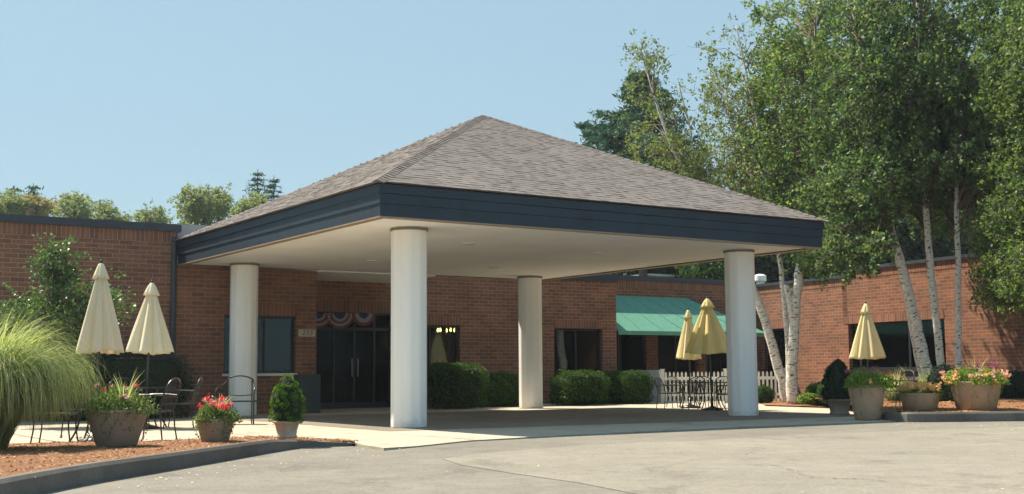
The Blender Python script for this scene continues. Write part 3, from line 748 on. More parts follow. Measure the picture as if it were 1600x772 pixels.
fr.build('frame', MT['frame'], aw)
# rooftop things
P1 = at(1188, 438, 47)
rv = empty('roof_vent', (P1.x, P1.y, 3.75), 0, 'round white cap vent on the right flat roof beside a column', 'vent')
MB().lathe([(.16, 0), (.16, .62)], 20).build('stack', MT['white'], rv, True)
MB().lathe([(.22, .62), (.24, .66), (.23, .84), (.15, .9), (.02, .92)], 24).build('cap', MT['white'], rv)
P2 = at(1025, 432, 58)
ru = empty('rooftop_unit', (P2.x, P2.y, 3.85), PSI, 'low pale metal rooftop unit on the roof above the green awning', 'roof unit')
MB().box(-1.35, 1.35, -1, 1, 0, 1.55).build('housing', MT['grey'], ru, bevel=.03); MB().box(-1.45, 1.45, -1.1, 1.1, 1.55, 1.62).build('lid', MT['white'], ru)
P3 = at(1117, 434, 56)
cm = empty('chimney_pipe', (P3.x, P3.y, 3.85), PSI, 'small orange terracotta flue on the roof left of the column', 'chimney')
MB().box(-.18, .18, -.18, .18, 0, 1.5).build('flue', plain('terracotta', (.42, .18, .08), .8), cm); MB().box(-.22, .22, -.22, .22, 1.5, 1.58).build('cap', MT['coping'], cm)
# picket fence
fA, fB = gp(1036, 630), gp(1226, 629.5)
fd = (fB-fA); fl = fd.length; ang = math.atan2(fd.y, fd.x)
pf = empty('picket_fence', fA, ang, 'white wooden picket fence behind the patio tables and umbrellas', 'fence')
np_ = int(fl/.118)
for i in range(np_+1):
    x = .1+i*.118
    if x > fl-.06: break
    MB().quad([(x-.03, 0, .04), (x+.03, 0, .04), (x+.03, 0, .88), (x, 0, .935), (x-.03, 0, .88)]).build('picket', MT['wood'], pf).modifiers.new('t', 'SOLIDIFY').thickness = .02
for z in (.2, .68): MB().box(0, fl, .022, .06, z, z+.09).build('rail', MT['wood'], pf)
for x in (0, 1.85, fl):
    q = MB(); q.box(x-.055, x+.055, -.03, .08, 0, .98); q.box(x-.07, x+.07, -.045, .095, .98, 1.01); q.build('post', MT['wood'], pf)
gA = Vector((at(992, 600, 38.4).x, 38.4, 0))
wpnl = MB(); gl = (fA-gA).length
o = MB().quad([(0, 0, .03), (gl-.02, 0, .03), (gl-.02, 0, .55), (gl-.28, 0, .98), (0, 0, .98)]).build('solid_gate', MT['wood']); o.modifiers.new('t', 'SOLIDIFY').thickness = .04
o.location = gA; o.rotation_euler = (0, 0, math.atan2(fA.y-gA.y, fA.x-gA.x)); tag(o, 'white solid board panel with a sloping top between bush and picket fence', 'panel')

# ------------------------------------------------------------------ patio furniture
def umbrella(px, Y, top, bot, rad, m, label, tilt=(0, 0), basez=0, group='folded patio umbrellas', asym=0, ph=0):
    g = at(px, 560, Y); t = empty('patio_umbrella', (g.x, g.y, basez), ph, label, 'umbrella', group)
    t.rotation_euler = (tilt[0], tilt[1], ph)
    q = MB(); q.tube([(0, 0, .05), (0, 0, top-.02)], .02, 10); q.build('pole', MT['coping'], t, True)
    q = MB(); q.lathe([(.26, 0), (.26, .03), (.10, .07), (.035, .10), (.035, .28)], 24); q.build('base', MT['black'], t, True)
    # folded canvas: pleated cone, eight ribs
    n = 96; prof = []; hh = top-bot; fa = rng.uniform(.65, 1.15, 8)
    zs = np.linspace(bot, top-.05, 26)
    V = []
    for z in zs:
        f = 1-(z-bot)/(top-.05-bot); R = .035+(rad-.035)*f**(.96)
        for j in range(n):
            th = 2*math.pi*j/n
            kf = int((th/(2*math.pi)*8+.5)) % 8; w_ = (math.cos(8*th)*.5+.5)**.6*fa[kf]
            r = R*(.66+.34*w_+.035*math.sin(3*th+1+2.2*f)+.03*math.sin(16*th+f*3)*f)
            dz = (-.012*math.cos(16*th) if z == bot else 0)
            V.append((r*math.cos(th)*(1+asym*f*.25), r*math.sin(th), z+dz*.6-.02*f*math.sin(2*th)))
    F = []
    for i in range(len(zs)-1):
        for j in range(n): F.append((i*n+j, i*n+(j+1) % n, (i+1)*n+(j+1) % n, (i+1)*n+j))
    c = npmesh('canvas', np.array(V), np.array(F), m, t, smooth=True); c.modifiers.new('t', 'SOLIDIFY').thickness = .004
    q = MB(); rf = lambda th, z: 1+.10*math.cos(8*th)
    rc = .05+(rad-.035)*.21; q.lathe([(rc, top-.23), (rc*.80, top-.17), (rc*.52, top-.08), (.034, top-.015), (.010, top)], 64, rfun=rf); q.build('vent_cap', m, t, True)
    q = MB(); q.lathe([(.010, top-.005), (.022, top+.012), (.018, top+.035), (.002, top+.05)], 12); q.build('finial', MT['black'], t, True)
    return t
def hz(px, py, Y): return at(px, py, Y).z
umbrella(154, 17.4, hz(157, 411, 17.4), hz(154, 551, 17.4), .335, MT['umb_l'], 'cream folded umbrella, the taller one on the left patio', ph=.2, asym=.1)
umbrella(229, 21.6, hz(234, 441, 21.6), hz(228, 551, 21.6), .45, MT['umb_l'], 'cream folded umbrella, the shorter one on the left patio', tilt=(0, .03), ph=.9, asym=.1)
umbrella(1077, 31.5, hz(1077, 484, 31.5), hz(1075, 561, 31.5), .36, MT['umb_p'], 'narrow pale yellow folded umbrella behind a wider one near the picket fence', ph=.3)
umbrella(1111, 29.5, hz(1108, 466, 29.5), hz(1104, 552, 29.5), .58, MT['umb_r'], 'wide golden yellow folded umbrella beside the right front column', tilt=(0, -.03), ph=.6)
umbrella(1356, 27.5, hz(1354, 474, 27.5), hz(1356, 560, 27.5), .43, MT['umb_p'], 'pale yellow folded umbrella in front of the right wing window', ph=.1, basez=.0)

def make_chair(loc, rz, label, group='black metal patio chairs', scl=1, cat='chair'):
    """black wrought iron armchair facing local +x"""
    t = empty('patio_chair', loc, rz, label, cat, group, scl)
    iron = MT['black']
    for sx, sy in ((1, 1), (1, -1), (-1, 1), (-1, -1)):
        q = MB(); q.tube([(.22*sx, .23*sy, .42), (.23*sx, .235*sy, .2), (.26*sx, .25*sy, .01)], .011, 7); q.tube([(.26*sx, .25*sy, 0), (.26*sx, .25*sy, .014)], .02, 8); q.build('leg', iron, t)
    q = MB(); r = .012
    q.tube([(.24, .22, .42), (.26, 0, .415), (.24, -.22, .42), (-.2, -.22, .42), (-.2, .22, .42), (.24, .22, .42)], r, 7)
    for k in range(9):
        y = -.2+.05*k; q.tube([(.25, y, .418), (-.2, y, .418)], .005, 5)
    for k in range(8):
        x = -.17+.055*k; q.tube([(x, -.215, .42), (x, .215, .42)], .005, 5)
    q.build('seat', iron, t)
    q = MB()
    hoop = [(-.20, .22, .42), (-.25, .245, .60), (-.30, .235, .75), (-.335, .16, .85), (-.35, 0, .89), (-.335, -.16, .85), (-.30, -.235, .75), (-.25, -.245, .60), (-.20, -.22, .42)]
    q.tube(smoothpts(hoop, 4), .013, 7)
    for k in range(9):
        y = -.2+.05*k; zt_ = .89-.9*y*y*(1.9 if abs(y) > .15 else 1); q.tube([(-.20, y, .42), (-.26, y, .62), (-.335, y, zt_-.02)], .005, 5)
    for z_ in (.52, .62, .72): q.tube([(-.20-(z_-.42)*.32, -.225, z_), (-.215-(z_-.42)*.32, 0, z_), (-.20-(z_-.42)*.32, .225, z_)], .005, 5)
    q.build('backrest', iron, t)
    for sy in (1, -1):
        q = MB(); q.tube(smoothpts([(-.26, .24*sy, .64), (-.05, .27*sy, .655), (.17, .27*sy, .65), (.235, .26*sy, .60), (.21, .245*sy, .42)], 4), .012, 7); q.build('armrest', iron, t)
    return t
def make_table(loc, rad, label, scl=1):
    t = empty('patio_table', loc, 0, label, 'table', 'round black metal patio tables', scl)
    q = MB(); q.lathe([(rad-.02, .70), (rad, .70), (rad, .722), (rad-.02, .722)], 40, caps=False)
    for k in range(-8, 9):
        y = k*rad/8.5; x = math.sqrt(max(0, rad**2-y*y)); q.tube([(-x, y, .712), (x, y, .712)], .008, 5); q.tube([(y, -x, .715), (y, x, .715)], .008, 5)
    q.build('tabletop', MT['black'], t)
    for k in range(4):
        a = math.pi/4+k*math.pi/2; c, s_ = math.cos(a), math.sin(a)
        q = MB(); q.tube(smoothpts([(.80*rad*c, .80*rad*s_, .70), (.55*rad*c, .55*rad*s_, .42), (.60*rad*c, .60*rad*s_, .2), (.82*rad*c, .82*rad*s_, .01)], 4), .014, 7); q.build('leg', MT['black'], t)
    return t
def G(px, Y): p = at(px, 600, Y); return Vector((p.x, p.y, 0))
make_table(G(154, 17.4), .50, 'round black metal table under the taller cream umbrella on the left patio')
make_table(G(229, 21.6), .50, 'round black metal table under the shorter cream umbrella on the left patio')
make_chair(G(240, 17.7), math.radians(172), 'black mesh chair right of the big flower pot, facing left')
make_chair(G(284, 21.9), math.radians(186), 'black mesh chair by the brick wall right of the shorter cream umbrella')
make_chair(G(88, 16.9), math.radians(8), 'black chair half hidden behind the ornamental grass, facing right')
make_chair(G(125, 18.9), math.radians(-70), 'black chair on the far side of the table behind the grass')
make_chair(G(196, 23.3), math.radians(-60), 'black chair behind the big flower pot, in front of the dark hedge')
# armchair / bench by the left column
t = empty('garden_armchair', G(372, 23.2), 0, 'tall black iron armchair with arched back in front of the left column', 'chair')
q = MB(); q.tube(smoothpts([(-.27, .22, 0), (-.27, .22, .80), (-.18, .22, .88), (0, .23, .91), (.18, .22, .87), (.25, .2, .80), (.28, .1, .70), (.33, -.05, .68), (.345, -.15, .66), (.345, -.2, .5), (.345, -.2, 0)], 5), .014, 8); q.build('frame', MT['black'], t)
q = MB(); q.tube(smoothpts([(-.27, .22, .80), (-.33, .1, .72), (-.37, -.1, .68), (-.38, -.2, .5), (-.38, -.2, 0)], 5), .014, 8); q.build('armrest', MT['black'], t)
q = MB(); q.tube([(.22, .22, 0), (.22, .22, .86)], .013, 7); q.tube([(-.27, .22, .55), (0, .235, .53), (.22, .22, .55)], .011, 7); q.build('back_stile', MT['black'], t)
q = MB(); q.box(-.36, .34, -.2, .22, .42, .445); q.build('seat', MT['black'], t, bevel=.01)
# middle patio behind right column
make_table(G(1111, 29.5), .55, 'round black metal table under the wide golden umbrella', .93)
make_table(G(1077, 31.5), .45, 'round black metal table under the narrow pale umbrella', .93)
for (px, Y, a, lab) in [(1044, 31.3, 20, 'leftmost black chair in front of the picket fence'), (1060, 32.4, -60, 'black chair second from the left against the picket fence'), (1084, 30.4, 100, 'black chair between the two yellow umbrella poles, nearest the driveway'), (1098, 31.2, -100, 'black arched chair behind the pole of the wide golden umbrella'),
                        (1124, 30.9, -120, 'black arched chair close to the left side of the right front column'), (1134, 29.0, 175, 'black chair partly hidden by the right front column')]:
    make_chair(G(px, Y), math.radians(a), lab, 'black chairs around the umbrella tables by the picket fence', .90)
cr = make_chair(G(1402, 25.4)+Vector((0, 0, .12)), math.radians(200), 'black chair on the right mulch bed behind the small peach flower pot', scl=.9)
# bollard light
BP = G(1425, 27.0)
bo = empty('bollard_light', BP+Vector((0, 0, .15)), .3, 'short dark bollard light with a pale band among the grasses', 'bollard light')
MB().box(-.09, .09, -.09, .09, 0, .55).build('post', MT['frame'], bo, bevel=.01); MB().box(-.08, .08, -.08, .08, .55, .63).build('lens', plain('frosted_lens', (.6, .58, .5), .5), bo); MB().box(-.10, .10, -.10, .10, .63, .75).build('cap', MT['frame'], bo, bevel=.01)

# ------------------------------------------------------------------ plants
def shell(name, m, parent, ctr, rad, n, ln, wd, flat=None, power=2.0, jitter=.06, bias=None, bw=0):
    """leaves over a superellipsoid surface; flat = z-min clip"""
    d = unit(rng.normal(size=(n, 3)))
    k = (np.abs(d)**power).sum(1)**(-1/power); r = k*(1-np.abs(rng.normal(size=n))*jitter+(rng.random(n) < .08)*rng.uniform(0, .09, n)+.035*np.sin(d[:, 0]*23+d[:, 2]*19)*np.sin(d[:, 1]*21+d[:, 2]*13))*(1+.06*np.sin(d[:, 0]*9+d[:, 2]*7)+.05*np.sin(d[:, 1]*11+d[:, 0]*5))
    C = np.array(ctr)+d*r[:, None]*np.array(rad)
    if flat is not None: C = C[C[:, 2] > flat]
    V, F = leaf_geo(C, ln, wd, bias, bw)
    return npmesh(name, V, F, m, parent)
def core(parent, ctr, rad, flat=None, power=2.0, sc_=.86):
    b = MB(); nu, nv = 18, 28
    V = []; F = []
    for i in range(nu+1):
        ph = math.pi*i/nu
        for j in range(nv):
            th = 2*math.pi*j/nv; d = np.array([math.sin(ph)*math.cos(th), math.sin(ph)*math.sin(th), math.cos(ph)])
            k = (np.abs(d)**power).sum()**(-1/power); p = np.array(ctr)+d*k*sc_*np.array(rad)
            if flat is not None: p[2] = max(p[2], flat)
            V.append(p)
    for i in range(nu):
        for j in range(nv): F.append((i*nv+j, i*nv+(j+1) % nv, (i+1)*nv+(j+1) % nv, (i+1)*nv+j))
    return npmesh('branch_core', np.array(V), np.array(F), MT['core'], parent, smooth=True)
def bush(px, Y, w_, h, dep, label, m='box', rz=PSI, n=9000, ln=.045, group='clipped bushes along the brick wall', z0=0, power=3.2, px_is=None, cat='bush', name='clipped_bush'):
    g = at(px, 600, Y); t = empty(name, (g.x, g.y, z0), rz, label, cat, group)
    shell('foliage', MT[m], t, (0, 0, h*.5), (w_/2, dep/2, h*.52), n, ln, ln*.55, .02, power)
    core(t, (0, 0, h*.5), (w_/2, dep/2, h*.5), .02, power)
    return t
YF = lambda s, t: L(s, t).y
# along the entrance block wall, local positions
def bush_l(s, t_, w_, h, dep, label, **k):
    P = L(s, t_); t = empty('clipped_bush', P, PSI, label, 'bush', 'clipped bushes along the brick wall')
    n = k.get('n', 9000); ln = .05
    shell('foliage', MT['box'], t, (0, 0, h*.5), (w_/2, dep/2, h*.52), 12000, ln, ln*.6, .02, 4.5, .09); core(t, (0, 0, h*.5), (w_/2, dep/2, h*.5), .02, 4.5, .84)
def s_at(px, t_):
    d = ray(px, 600); A2 = Vector((AX, AY, 0)); k = (t_+A2.dot(vv))/(d.x*vv.x+d.y*vv.y); return (d*k).dot(uu)-A2.dot(uu)
bush_l(s_at(711, 9.2), 9.2, 1.6, 1.15, 1.1, 'tallest clipped bush, just right of the front column under the lit window')
bush_l(s_at(779, 9.8), 9.8, 1.25, .88, .9, 'low dark clipped bush left of the rear column')
bush_l(s_at(905, 9.2), 9.2, 1.62, .94, 1.0, 'clipped bush right of the rear column with a sunlit top')
bush_l(s_at(958, 9.9), 9.9, 1.15, .90, .9, 'shaded clipped bush below the right end of the brick wall')
bush_l(s_at(986, 9.4), 9.4, 1.1, .92, 1.0, 'looser sunlit bush beside the white board panel')
# dark hedge behind left patio
P = L(-2.15, 7.9); g = at(222, 600, P.y); t = empty('dark_hedge', L(-2.95, 7.75), PSI, 'long dark clipped hedge behind the left patio tables', 'hedge')
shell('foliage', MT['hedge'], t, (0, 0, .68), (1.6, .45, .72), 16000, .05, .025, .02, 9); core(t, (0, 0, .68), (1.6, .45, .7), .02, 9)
# small dark bush under the birch and hedge at far right
bush(1476, 27.2, .62, .9, .8, 'dark shrub at the foot of the leaning birches', 'hedge', n=5000, group='dark shrubs in the right bed', z0=.1, power=2.2, name='dark_shrub')
bush(1590, 29.5, 1.6, .75, 1.0, 'dark low hedge by the brick wall at the right edge', 'hedge', n=7000, group='dark shrubs in the right bed', z0=.1, power=3, name='dark_shrub')
bush(1283, 33.0, .8, .5, .8, 'small dark shrub behind the potted cone against the brick wall', 'box', n=3500, group='dark shrubs in the right bed', z0=.1, power=2.2, name='dark_shrub')
bush(1300, 30.5, .7, .6, .7, 'dark round shrub just left of the shaded cone topiary', 'box', n=3500, group='dark shrubs in the right bed', z0=.1, power=2.2, name='dark_shrub')
bush(1262, 31.5, .55, .28, .5, 'low lime green plant in the mulch near the twin birches', 'potleaf2', n=1600, ln=.07, group=None, z0=.06, power=2, name='low_plant', cat='plant')
bush(1192, 34.8, .7, .5, .5, 'small shrub at the foot of the fence right of the column', 'box', n=3000, group='dark shrubs in the right bed', z0=0, power=2.2, name='dark_shrub')

def blades(name, m, parent, n, length, spread, r0, wd, droop=1.0, segs=8, up=.25, lo=.6, late=False):
    th = rng.uniform(0, 2*math.pi, n); el = rng.uniform(0, 1, n)**.7*spread; ll = length*rng.uniform(lo, 1.05, n)
    base = np.stack([r0*np.sqrt(rng.uniform(0, 1, n))*np.cos(th+rng.normal(size=n)*.8), r0*np.sqrt(rng.uniform(0, 1, n))*np.sin(th+rng.normal(size=n)*.8), np.zeros(n)], 1)
    V = np.zeros((n, segs+1, 2, 3)); p = base.copy(); ang = el.copy()*.6
    tw = rng.uniform(-.9, .9, n)
    for i in range(segs+1):
        f = i/segs; wv = wd*(1-f**2.2)*rng.uniform(.9, 1.1, n)+.0006
        side = np.stack([-np.sin(th+tw), np.cos(th+tw), np.zeros(n)], 1)
        V[:, i, 0] = p-side*wv[:, None]; V[:, i, 1] = p+side*wv[:, None]
        st = ll/segs
        dirv = np.stack([np.sin(ang)*np.cos(th), np.sin(ang)*np.sin(th), np.cos(ang)], 1)
        p = p+dirv*st[:, None]; ang = np.minimum(ang+droop*((.02+.95*f*f) if late else (.10+.42*f))*(.5+el)*8/segs*.9, 3.0); th = th+rng.normal(size=n)*.03
    idx = np.arange(n)[:, None]*(segs+1)*2; F = []
    for i in range(segs): F.append(idx+np.array([[2*i, 2*i+1, 2*i+3, 2*i+2]]))
    return npmesh(name, V.reshape(-1, 3), np.stack(F, 1).reshape(-1, 4), m, parent)
og = empty('ornamental_grass', at(8, 640, 15.0)*Vector((1, 1, 0)) if False else Vector((at(-24, 640, 14.3).x, 14.3, .06)), 0, 'huge arching clump of ornamental grass at the left edge', 'ornamental grass')
blades('blades', MT['grass'], og, 8500, 1.95, .80, .20, .0055, 1.55, 12, lo=.5, late=True)
blades('upright_stems', MT['grass'], og, 50, 1.75, .4, .14, .004, .35, 8)
for (px, Y, n_, ln, lab) in [(1398, 28.3, 700, .95, 'light green grass clump behind the black chair on the right bed'), (1452, 28.0, 700, 1.0, 'green grass clump behind the bollard light and peach flowers'), (1425, 29.5, 500, 1.05, 'grass clump below the right wing window')]:
    g = at(px, 600, Y); t = empty('grass_clump', (g.x, Y, .15), 0, lab, 'grass clump', 'grass clumps in the right bed')
    blades('blades', MT['grass'], t, n_, ln, .9, .14, .007, 1.0, 8)

# flower pots
def pot(px, py, z, rtop, rbot, h, label, style, scl=1, m='pot', group='round flower pots'):
    g = gp(px, py, z); k0 = 1+rbot/math.hypot(g.x, g.y); g.x *= k0; g.y *= k0; t = empty('flower_pot', g, rng.uniform(0, 6), label, 'flower pot', group, scl)
    q = MB(); q.lathe([(rbot*.9, 0), (rbot, .02), (rbot+(rtop-rbot)*.45, h*.42), (rbot+(rtop-rbot)*.82, h*.75), (rtop, h-.02), (rtop+.004, h), (rtop-.025, h), (rtop-.03, h-.05)], 48)
    q.build('pot', MT[m], t, True)
    MB().lathe([(.001, h-.05), (rtop-.028, h-.05)], 32, caps=False).build('soil', MT['soil'], t)
    st = style
    def mound(name, mt, ctr, rad, n, ln, wd, zmin=None):
        d = unit(rng.normal(size=(n, 3))); d[:, 2] = np.abs(d[:, 2])*1.0-.12; r = rng.uniform(.35, 1.0, n)**.6*(1+.15*np.sin(5*d[:, 0]+3)+.12*np.sin(7*d[:, 1]))
        C = np.array(ctr)+d*r[:, None]*np.array(rad); V, F = leaf_geo(C, ln, wd, (0, 0, 1), .4); return npmesh(name, V, F, MT[mt], t)
    mound('foliage', st['leaf'], (0, 0, h-.02), (rtop*st.get('wf', 1.15), rtop*st.get('wf', 1.15), st['fh']), st['n'], st['ln'], st['ln']*.55)
    for (mt, n_, where, hz_, nm) in st.get('flowers', []):
        # flower heads: clusters of petals at stem tips
        cs_ = []
        for _ in range(n_):
            a = rng.uniform(*where); rr = rtop*rng.uniform(*hz_[:2]); cs_.append((math.cos(a)*rr, math.sin(a)*rr, h+rng.uniform(*hz_[2:])))
        for q_ in cs_:
            C = np.array(q_)+rng.normal(size=(20, 3))*st.get('fs', .016)*rng.uniform(.7, 1.2); V, F = leaf_geo(C, .027*st.get('fk', 1), .022*st.get('fk', 1)); npmesh('flower', V, F, MT[mt], t)
    if st.get('spike'):
        x, y, n_, ln = st['spike']; sp = blades('spiky_leaves', MT['grass'], t, n_, ln, .75, .02, .007, .35, 6); sp.location = (x, y, h-.03)
    # trailing vines
    vb = []
    for k in range(st.get('vines', 0)):
        a = rng.uniform(0, 6.28); Lv = rng.uniform(.1, h*.95); nn_ = int(Lv/.022)
        for i in range(nn_):
            f = i/max(nn_-1, 1); z_ = h+.02-Lv*f; rad_ = rbot+(rtop-rbot)*min(1, max(0, z_/h))+.03+.03*math.sin(f*3+k)
            vb.append((math.cos(a+.1*math.sin(6*f))*rad_, math.sin(a+.1*math.sin(6*f))*rad_, z_))
    if vb:
        C = np.array(vb)+rng.normal(size=(len(vb), 3))*.006; V, F = leaf_geo(C, .03, .024); npmesh('trailing_vines', V, F, MT[st.get('vleaf', 'potleaf')], t)
    return t
ALL = (0, 6.283)
t = pot(182, 699, .10, .352, .235, .43, 'largest left pot, taupe with green foliage, spikes and few pink flowers', dict(leaf='potleaf', n=5200, ln=.032, fh=.30, wf=1.12, vines=26, spike=(.08, -.02, 34, .55),
    flowers=[('pink', 9, ALL, (.3, 1.0, .1, .3), 'pink_flowers'), ('red', 3, ALL, (.2, .9, .15, .3), 'red_flowers')])); t.rotation_euler.z = 0
t = pot(336, 693, .09, .235, .165, .30, 'small left pot with bright red geraniums and yellow green spikes', dict(leaf='potleaf', n=3600, ln=.032, fh=.24, wf=1.15, vines=34, spike=(.02, .0, 26, .42), fs=.017, fk=1.0,
    flowers=[('red', 20, ALL, (.2, 1.05, .13, .27), 'red_flowers'), ('pink', 7, ALL, (.3, .95, .12, .24), 'pink_flowers')])); t.rotation_euler.z = 0
t = pot(1356, 657, .0, .345, .235, .66, 'tall shaded pot of green foliage and purple flowers beside the dark cone topiary', dict(leaf='potleaf2', n=4200, ln=.05, fh=.34, wf=1.35, vines=10, fk=1.3,
    flowers=[('purple', 12, ALL, (.2, 1.2, .2, .32), 'purple_flowers'), ('peach', 6, ALL, (.8, 1.3, 0, .1), 'peach_flowers')]), m='pot2')
t = pot(1438, 642, .15, .375, .31, .335, 'small tan pot with peach flowers on the right kerb', dict(leaf='potleaf2', n=2600, ln=.045, fh=.13, wf=1.05, vines=14, vleaf='potleaf2', fk=1.9, fs=.035,
    flowers=[('peach', 46, ALL, (.1, 1.12, .07, .17), 'peach_flowers')]), m='pot2')
t = pot(1526, 642, .15, .475, .36, .55, 'largest right pot, tan with peach and pink flowers, on the kerb by the brick wall', dict(leaf='potleaf2', n=6000, ln=.05, fh=.34, wf=1.15, vines=30, vleaf='potleaf2', spike=(0, 0, 12, .62), fk=1.7, fs=.032,
    flowers=[('peach', 40, ALL, (.7, 1.25, -.02, .16), 'peach_flowers'), ('pink', 16, ALL, (.6, 1.3, 0, .2), 'pink_flowers'), ('purple', 9, ALL, (.2, 1.0, .2, .33), 'purple_flowers')]), m='pot2')
def urn(px, py, z, r, h, label, plant, scl=1, m='urn'):
    g = gp(px, py, z); k0 = 1+r*.7/math.hypot(g.x, g.y); g.x *= k0; g.y *= k0; t = empty('topiary_urn', g, .2, label, 'topiary', 'potted topiaries', scl)
    q = MB(); q.lathe([(r*.68, 0), (r*.74, .015), (r*.74, h*.12), (r*.68, h*.16), (r*.72, h*.45), (r*.86, h*.85), (r*1.0, h*.90), (r*1.04, h*.95), (r*1.0, h), (r*.88, h), (r*.86, h-.04)], 40); q.build('urn', MT[m], t, True)
    MB().lathe([(.001, h-.03), (r*.88, h-.03)], 24, caps=False).build('soil', MT['soil'], t)
    q = MB(); q.tube([(0, 0, h-.05), (0, 0, h+.1)], .02, 8); q.build('stem', MT['bark'], t)
    H_, W_, mt, n, ln, pw = plant
    # egg / cone outline, lumpy
    ph = rng.uniform(0, 1, n); th = rng.uniform(0, 6.283, n)
    def prof(f):
        return np.where(f < .25, .90+.10*np.sin(f/.25*math.pi/2), np.cos(np.clip((f-.25)/.75, 0, 1)**1.15*math.pi/2)**pw)
    nc = 120; pc_ = rng.uniform(0, 1, nc)**.9; tc = rng.uniform(0, 6.283, nc); rc_ = W_/2*prof(pc_)*rng.uniform(.86, 1.0, nc)
    cen = np.stack([rc_*np.cos(tc), rc_*np.sin(tc), h+pc_*H_*.95], 1); ii = rng.integers(0, nc, n)
    dd = unit(rng.normal(size=(n, 3))); C = cen[ii]+dd*(W_*.085*rng.uniform(.6, 1.25, nc)[ii])[:, None]*(1-.3*rng.uniform(0, 1, (n, 1))**2)
    V, F = leaf_geo(C, ln, ln*.6); npmesh('foliage', V, F, MT[mt], t)
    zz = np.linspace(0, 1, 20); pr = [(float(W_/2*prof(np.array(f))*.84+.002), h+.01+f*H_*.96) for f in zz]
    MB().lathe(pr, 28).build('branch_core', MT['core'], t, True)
    return t
urn(448, 685.5, .10, .185, .225, 'pale stone urn with a bright green egg shaped shrub on the left kerb end', (.61, .445, 'topi', 9000, .022, .75))
urn(1312, 649, 0, .28, .33, 'low urn with a dark cone shaped evergreen in the canopy shade', (.83, .70, 'yew', 11000, .035, .85), m='pot')

hzb = MB(); hzb.box(-280, 280, -80, 340, -1.2, 42)
hm = bpy.data.materials.new('haze_air'); hm.use_nodes = True; hn = hm.node_tree; hn.nodes.clear()
hv = hn.nodes.new('ShaderNodeVolumePrincipled'); hv.inputs['Color'].default_value = (.80, .90, 1, 1); hv.inputs['Density'].default_value = .00045; hv.inputs['Anisotropy'].default_value = .2
ho = hn.nodes.new('ShaderNodeOutputMaterial'); hn.links.new(hv.outputs[0], ho.inputs['Volume'])
tag(hzb.build('haze', hm), 'thin bluish summer haze filling the air', None, None, 'stuff')
# ------------------------------------------------------------------ trees
def crown_clumps(ells, per, dens=1.0):
    out = []
    for (c, r, n) in ells:
        for _ in range(int(n*dens)):
            d = rng.normal(size=3); d /= np.linalg.norm(d); k = rng.uniform(.25, 1)**.5
            out.append((np.array(c)+d*k*np.array(r)))
    return out
def tree(name, label, trunks, ells, leaf, bark, ln=.09, per=170, cr=.34, droop=.5, cat='tree', group=None, limbr=.022, wd=.62, ground=0, limbs=True, loose=.12):
    b0 = Vector(trunks[0][0][0]); t = empty(name, b0, 0, label, cat, group)
    q = MB(); nodes = []; lb_ = MB()
    for tr in trunks:
        pts = [Vector(p)-b0 for p, _ in tr]; rad = [r for _, r in tr]
        sp = smoothpts(pts, 5); rr = np.interp(np.linspace(0, 1, len(sp)), np.linspace(0, 1, len(rad)), rad)
        sp = [p+Vector((rng.normal(), rng.normal(), 0))*r*.12 for p, r in zip(sp, rr)]
        q.tube(sp, list(rr), 12)
        nodes += [(np.array(p), r) for p, r in zip(sp, rr)]
    clumps = crown_clumps(ells, per); NP = np.array([n[0] for n in nodes])
    Cs = []; 
    for c in clumps:
        c = c-np.array(b0)
        # limb starts on the trunk below the clump
        hd = np.linalg.norm((NP-c)[:, :2], axis=1); zt_ = c[2]-hd*rng.uniform(.1, .9)
        dist = hd*.6+np.abs(NP[:, 2]-np.maximum(zt_, NP[:, 2].max()*(.33+.1*rng.uniform())))*1.0+np.where(NP[:, 2] < NP[:, 2].max()*.3, 5, 0)
        i = int(np.argmin(dist)); s = NP[i]; r0 = min(limbr, nodes[i][1]*.6)
        if limbs:
            m_ = (s+c)/2+np.array([0, 0, .18*np.linalg.norm(c-s)])
            lb_.tube([Vector(s), Vector(m_), Vector(c)], [r0, r0*.55, .006], 5, caps=False)
            for _ in range(2):
                e = c+rng.normal(size=3)*cr*np.array([1, 1, .7]); lb_.tube([Vector(c), Vector((c+e)/2+np.array([0, 0, .05])), Vector(e)], [.008, .005, .003], 3, caps=False)
        n = int(per*rng.uniform(.6, 1.4))
        # sprays: short strings of leaves hanging from twigs
        k = max(3, n//14); o = rng.normal(size=(k, 3))*cr*.62; o = np.repeat(o, 14, 0)
        f = np.tile(np.linspace(0, 1, 14), k)[:, None]; dr = np.repeat(unit(rng.normal(size=(k, 3))+np.array([0, 0, -droop*2])), 14, 0)
        Cs.append(c+o+dr*f*cr*.95+rng.normal(size=(len(o), 3))*ln*loose*4)
    q.build('trunk', bark, t, True)
    if lb_.v: lb_.build('branches', MT['twig'] if bark is MT['birch'] else bark, t, True)
    C = np.concatenate(Cs); V, F = leaf_geo(C, ln, ln*wd, (0, 0, -1), droop)
    npmesh('crown', V, F, leaf, t)
    return t
def E(px, py, Y, rx, ry, n, rd=None):
    c = at(px, py, Y); k = Y/FPX; return ((c.x, c.y, c.z), (rx*k, (rd or 2.3), ry*k), n)
def TR(pts): return [(tuple(at(px, py, Y)), wpx*.385*Y/FPX) for px, py, Y, wpx in pts]
BG = 'white barked birches along the right wing'
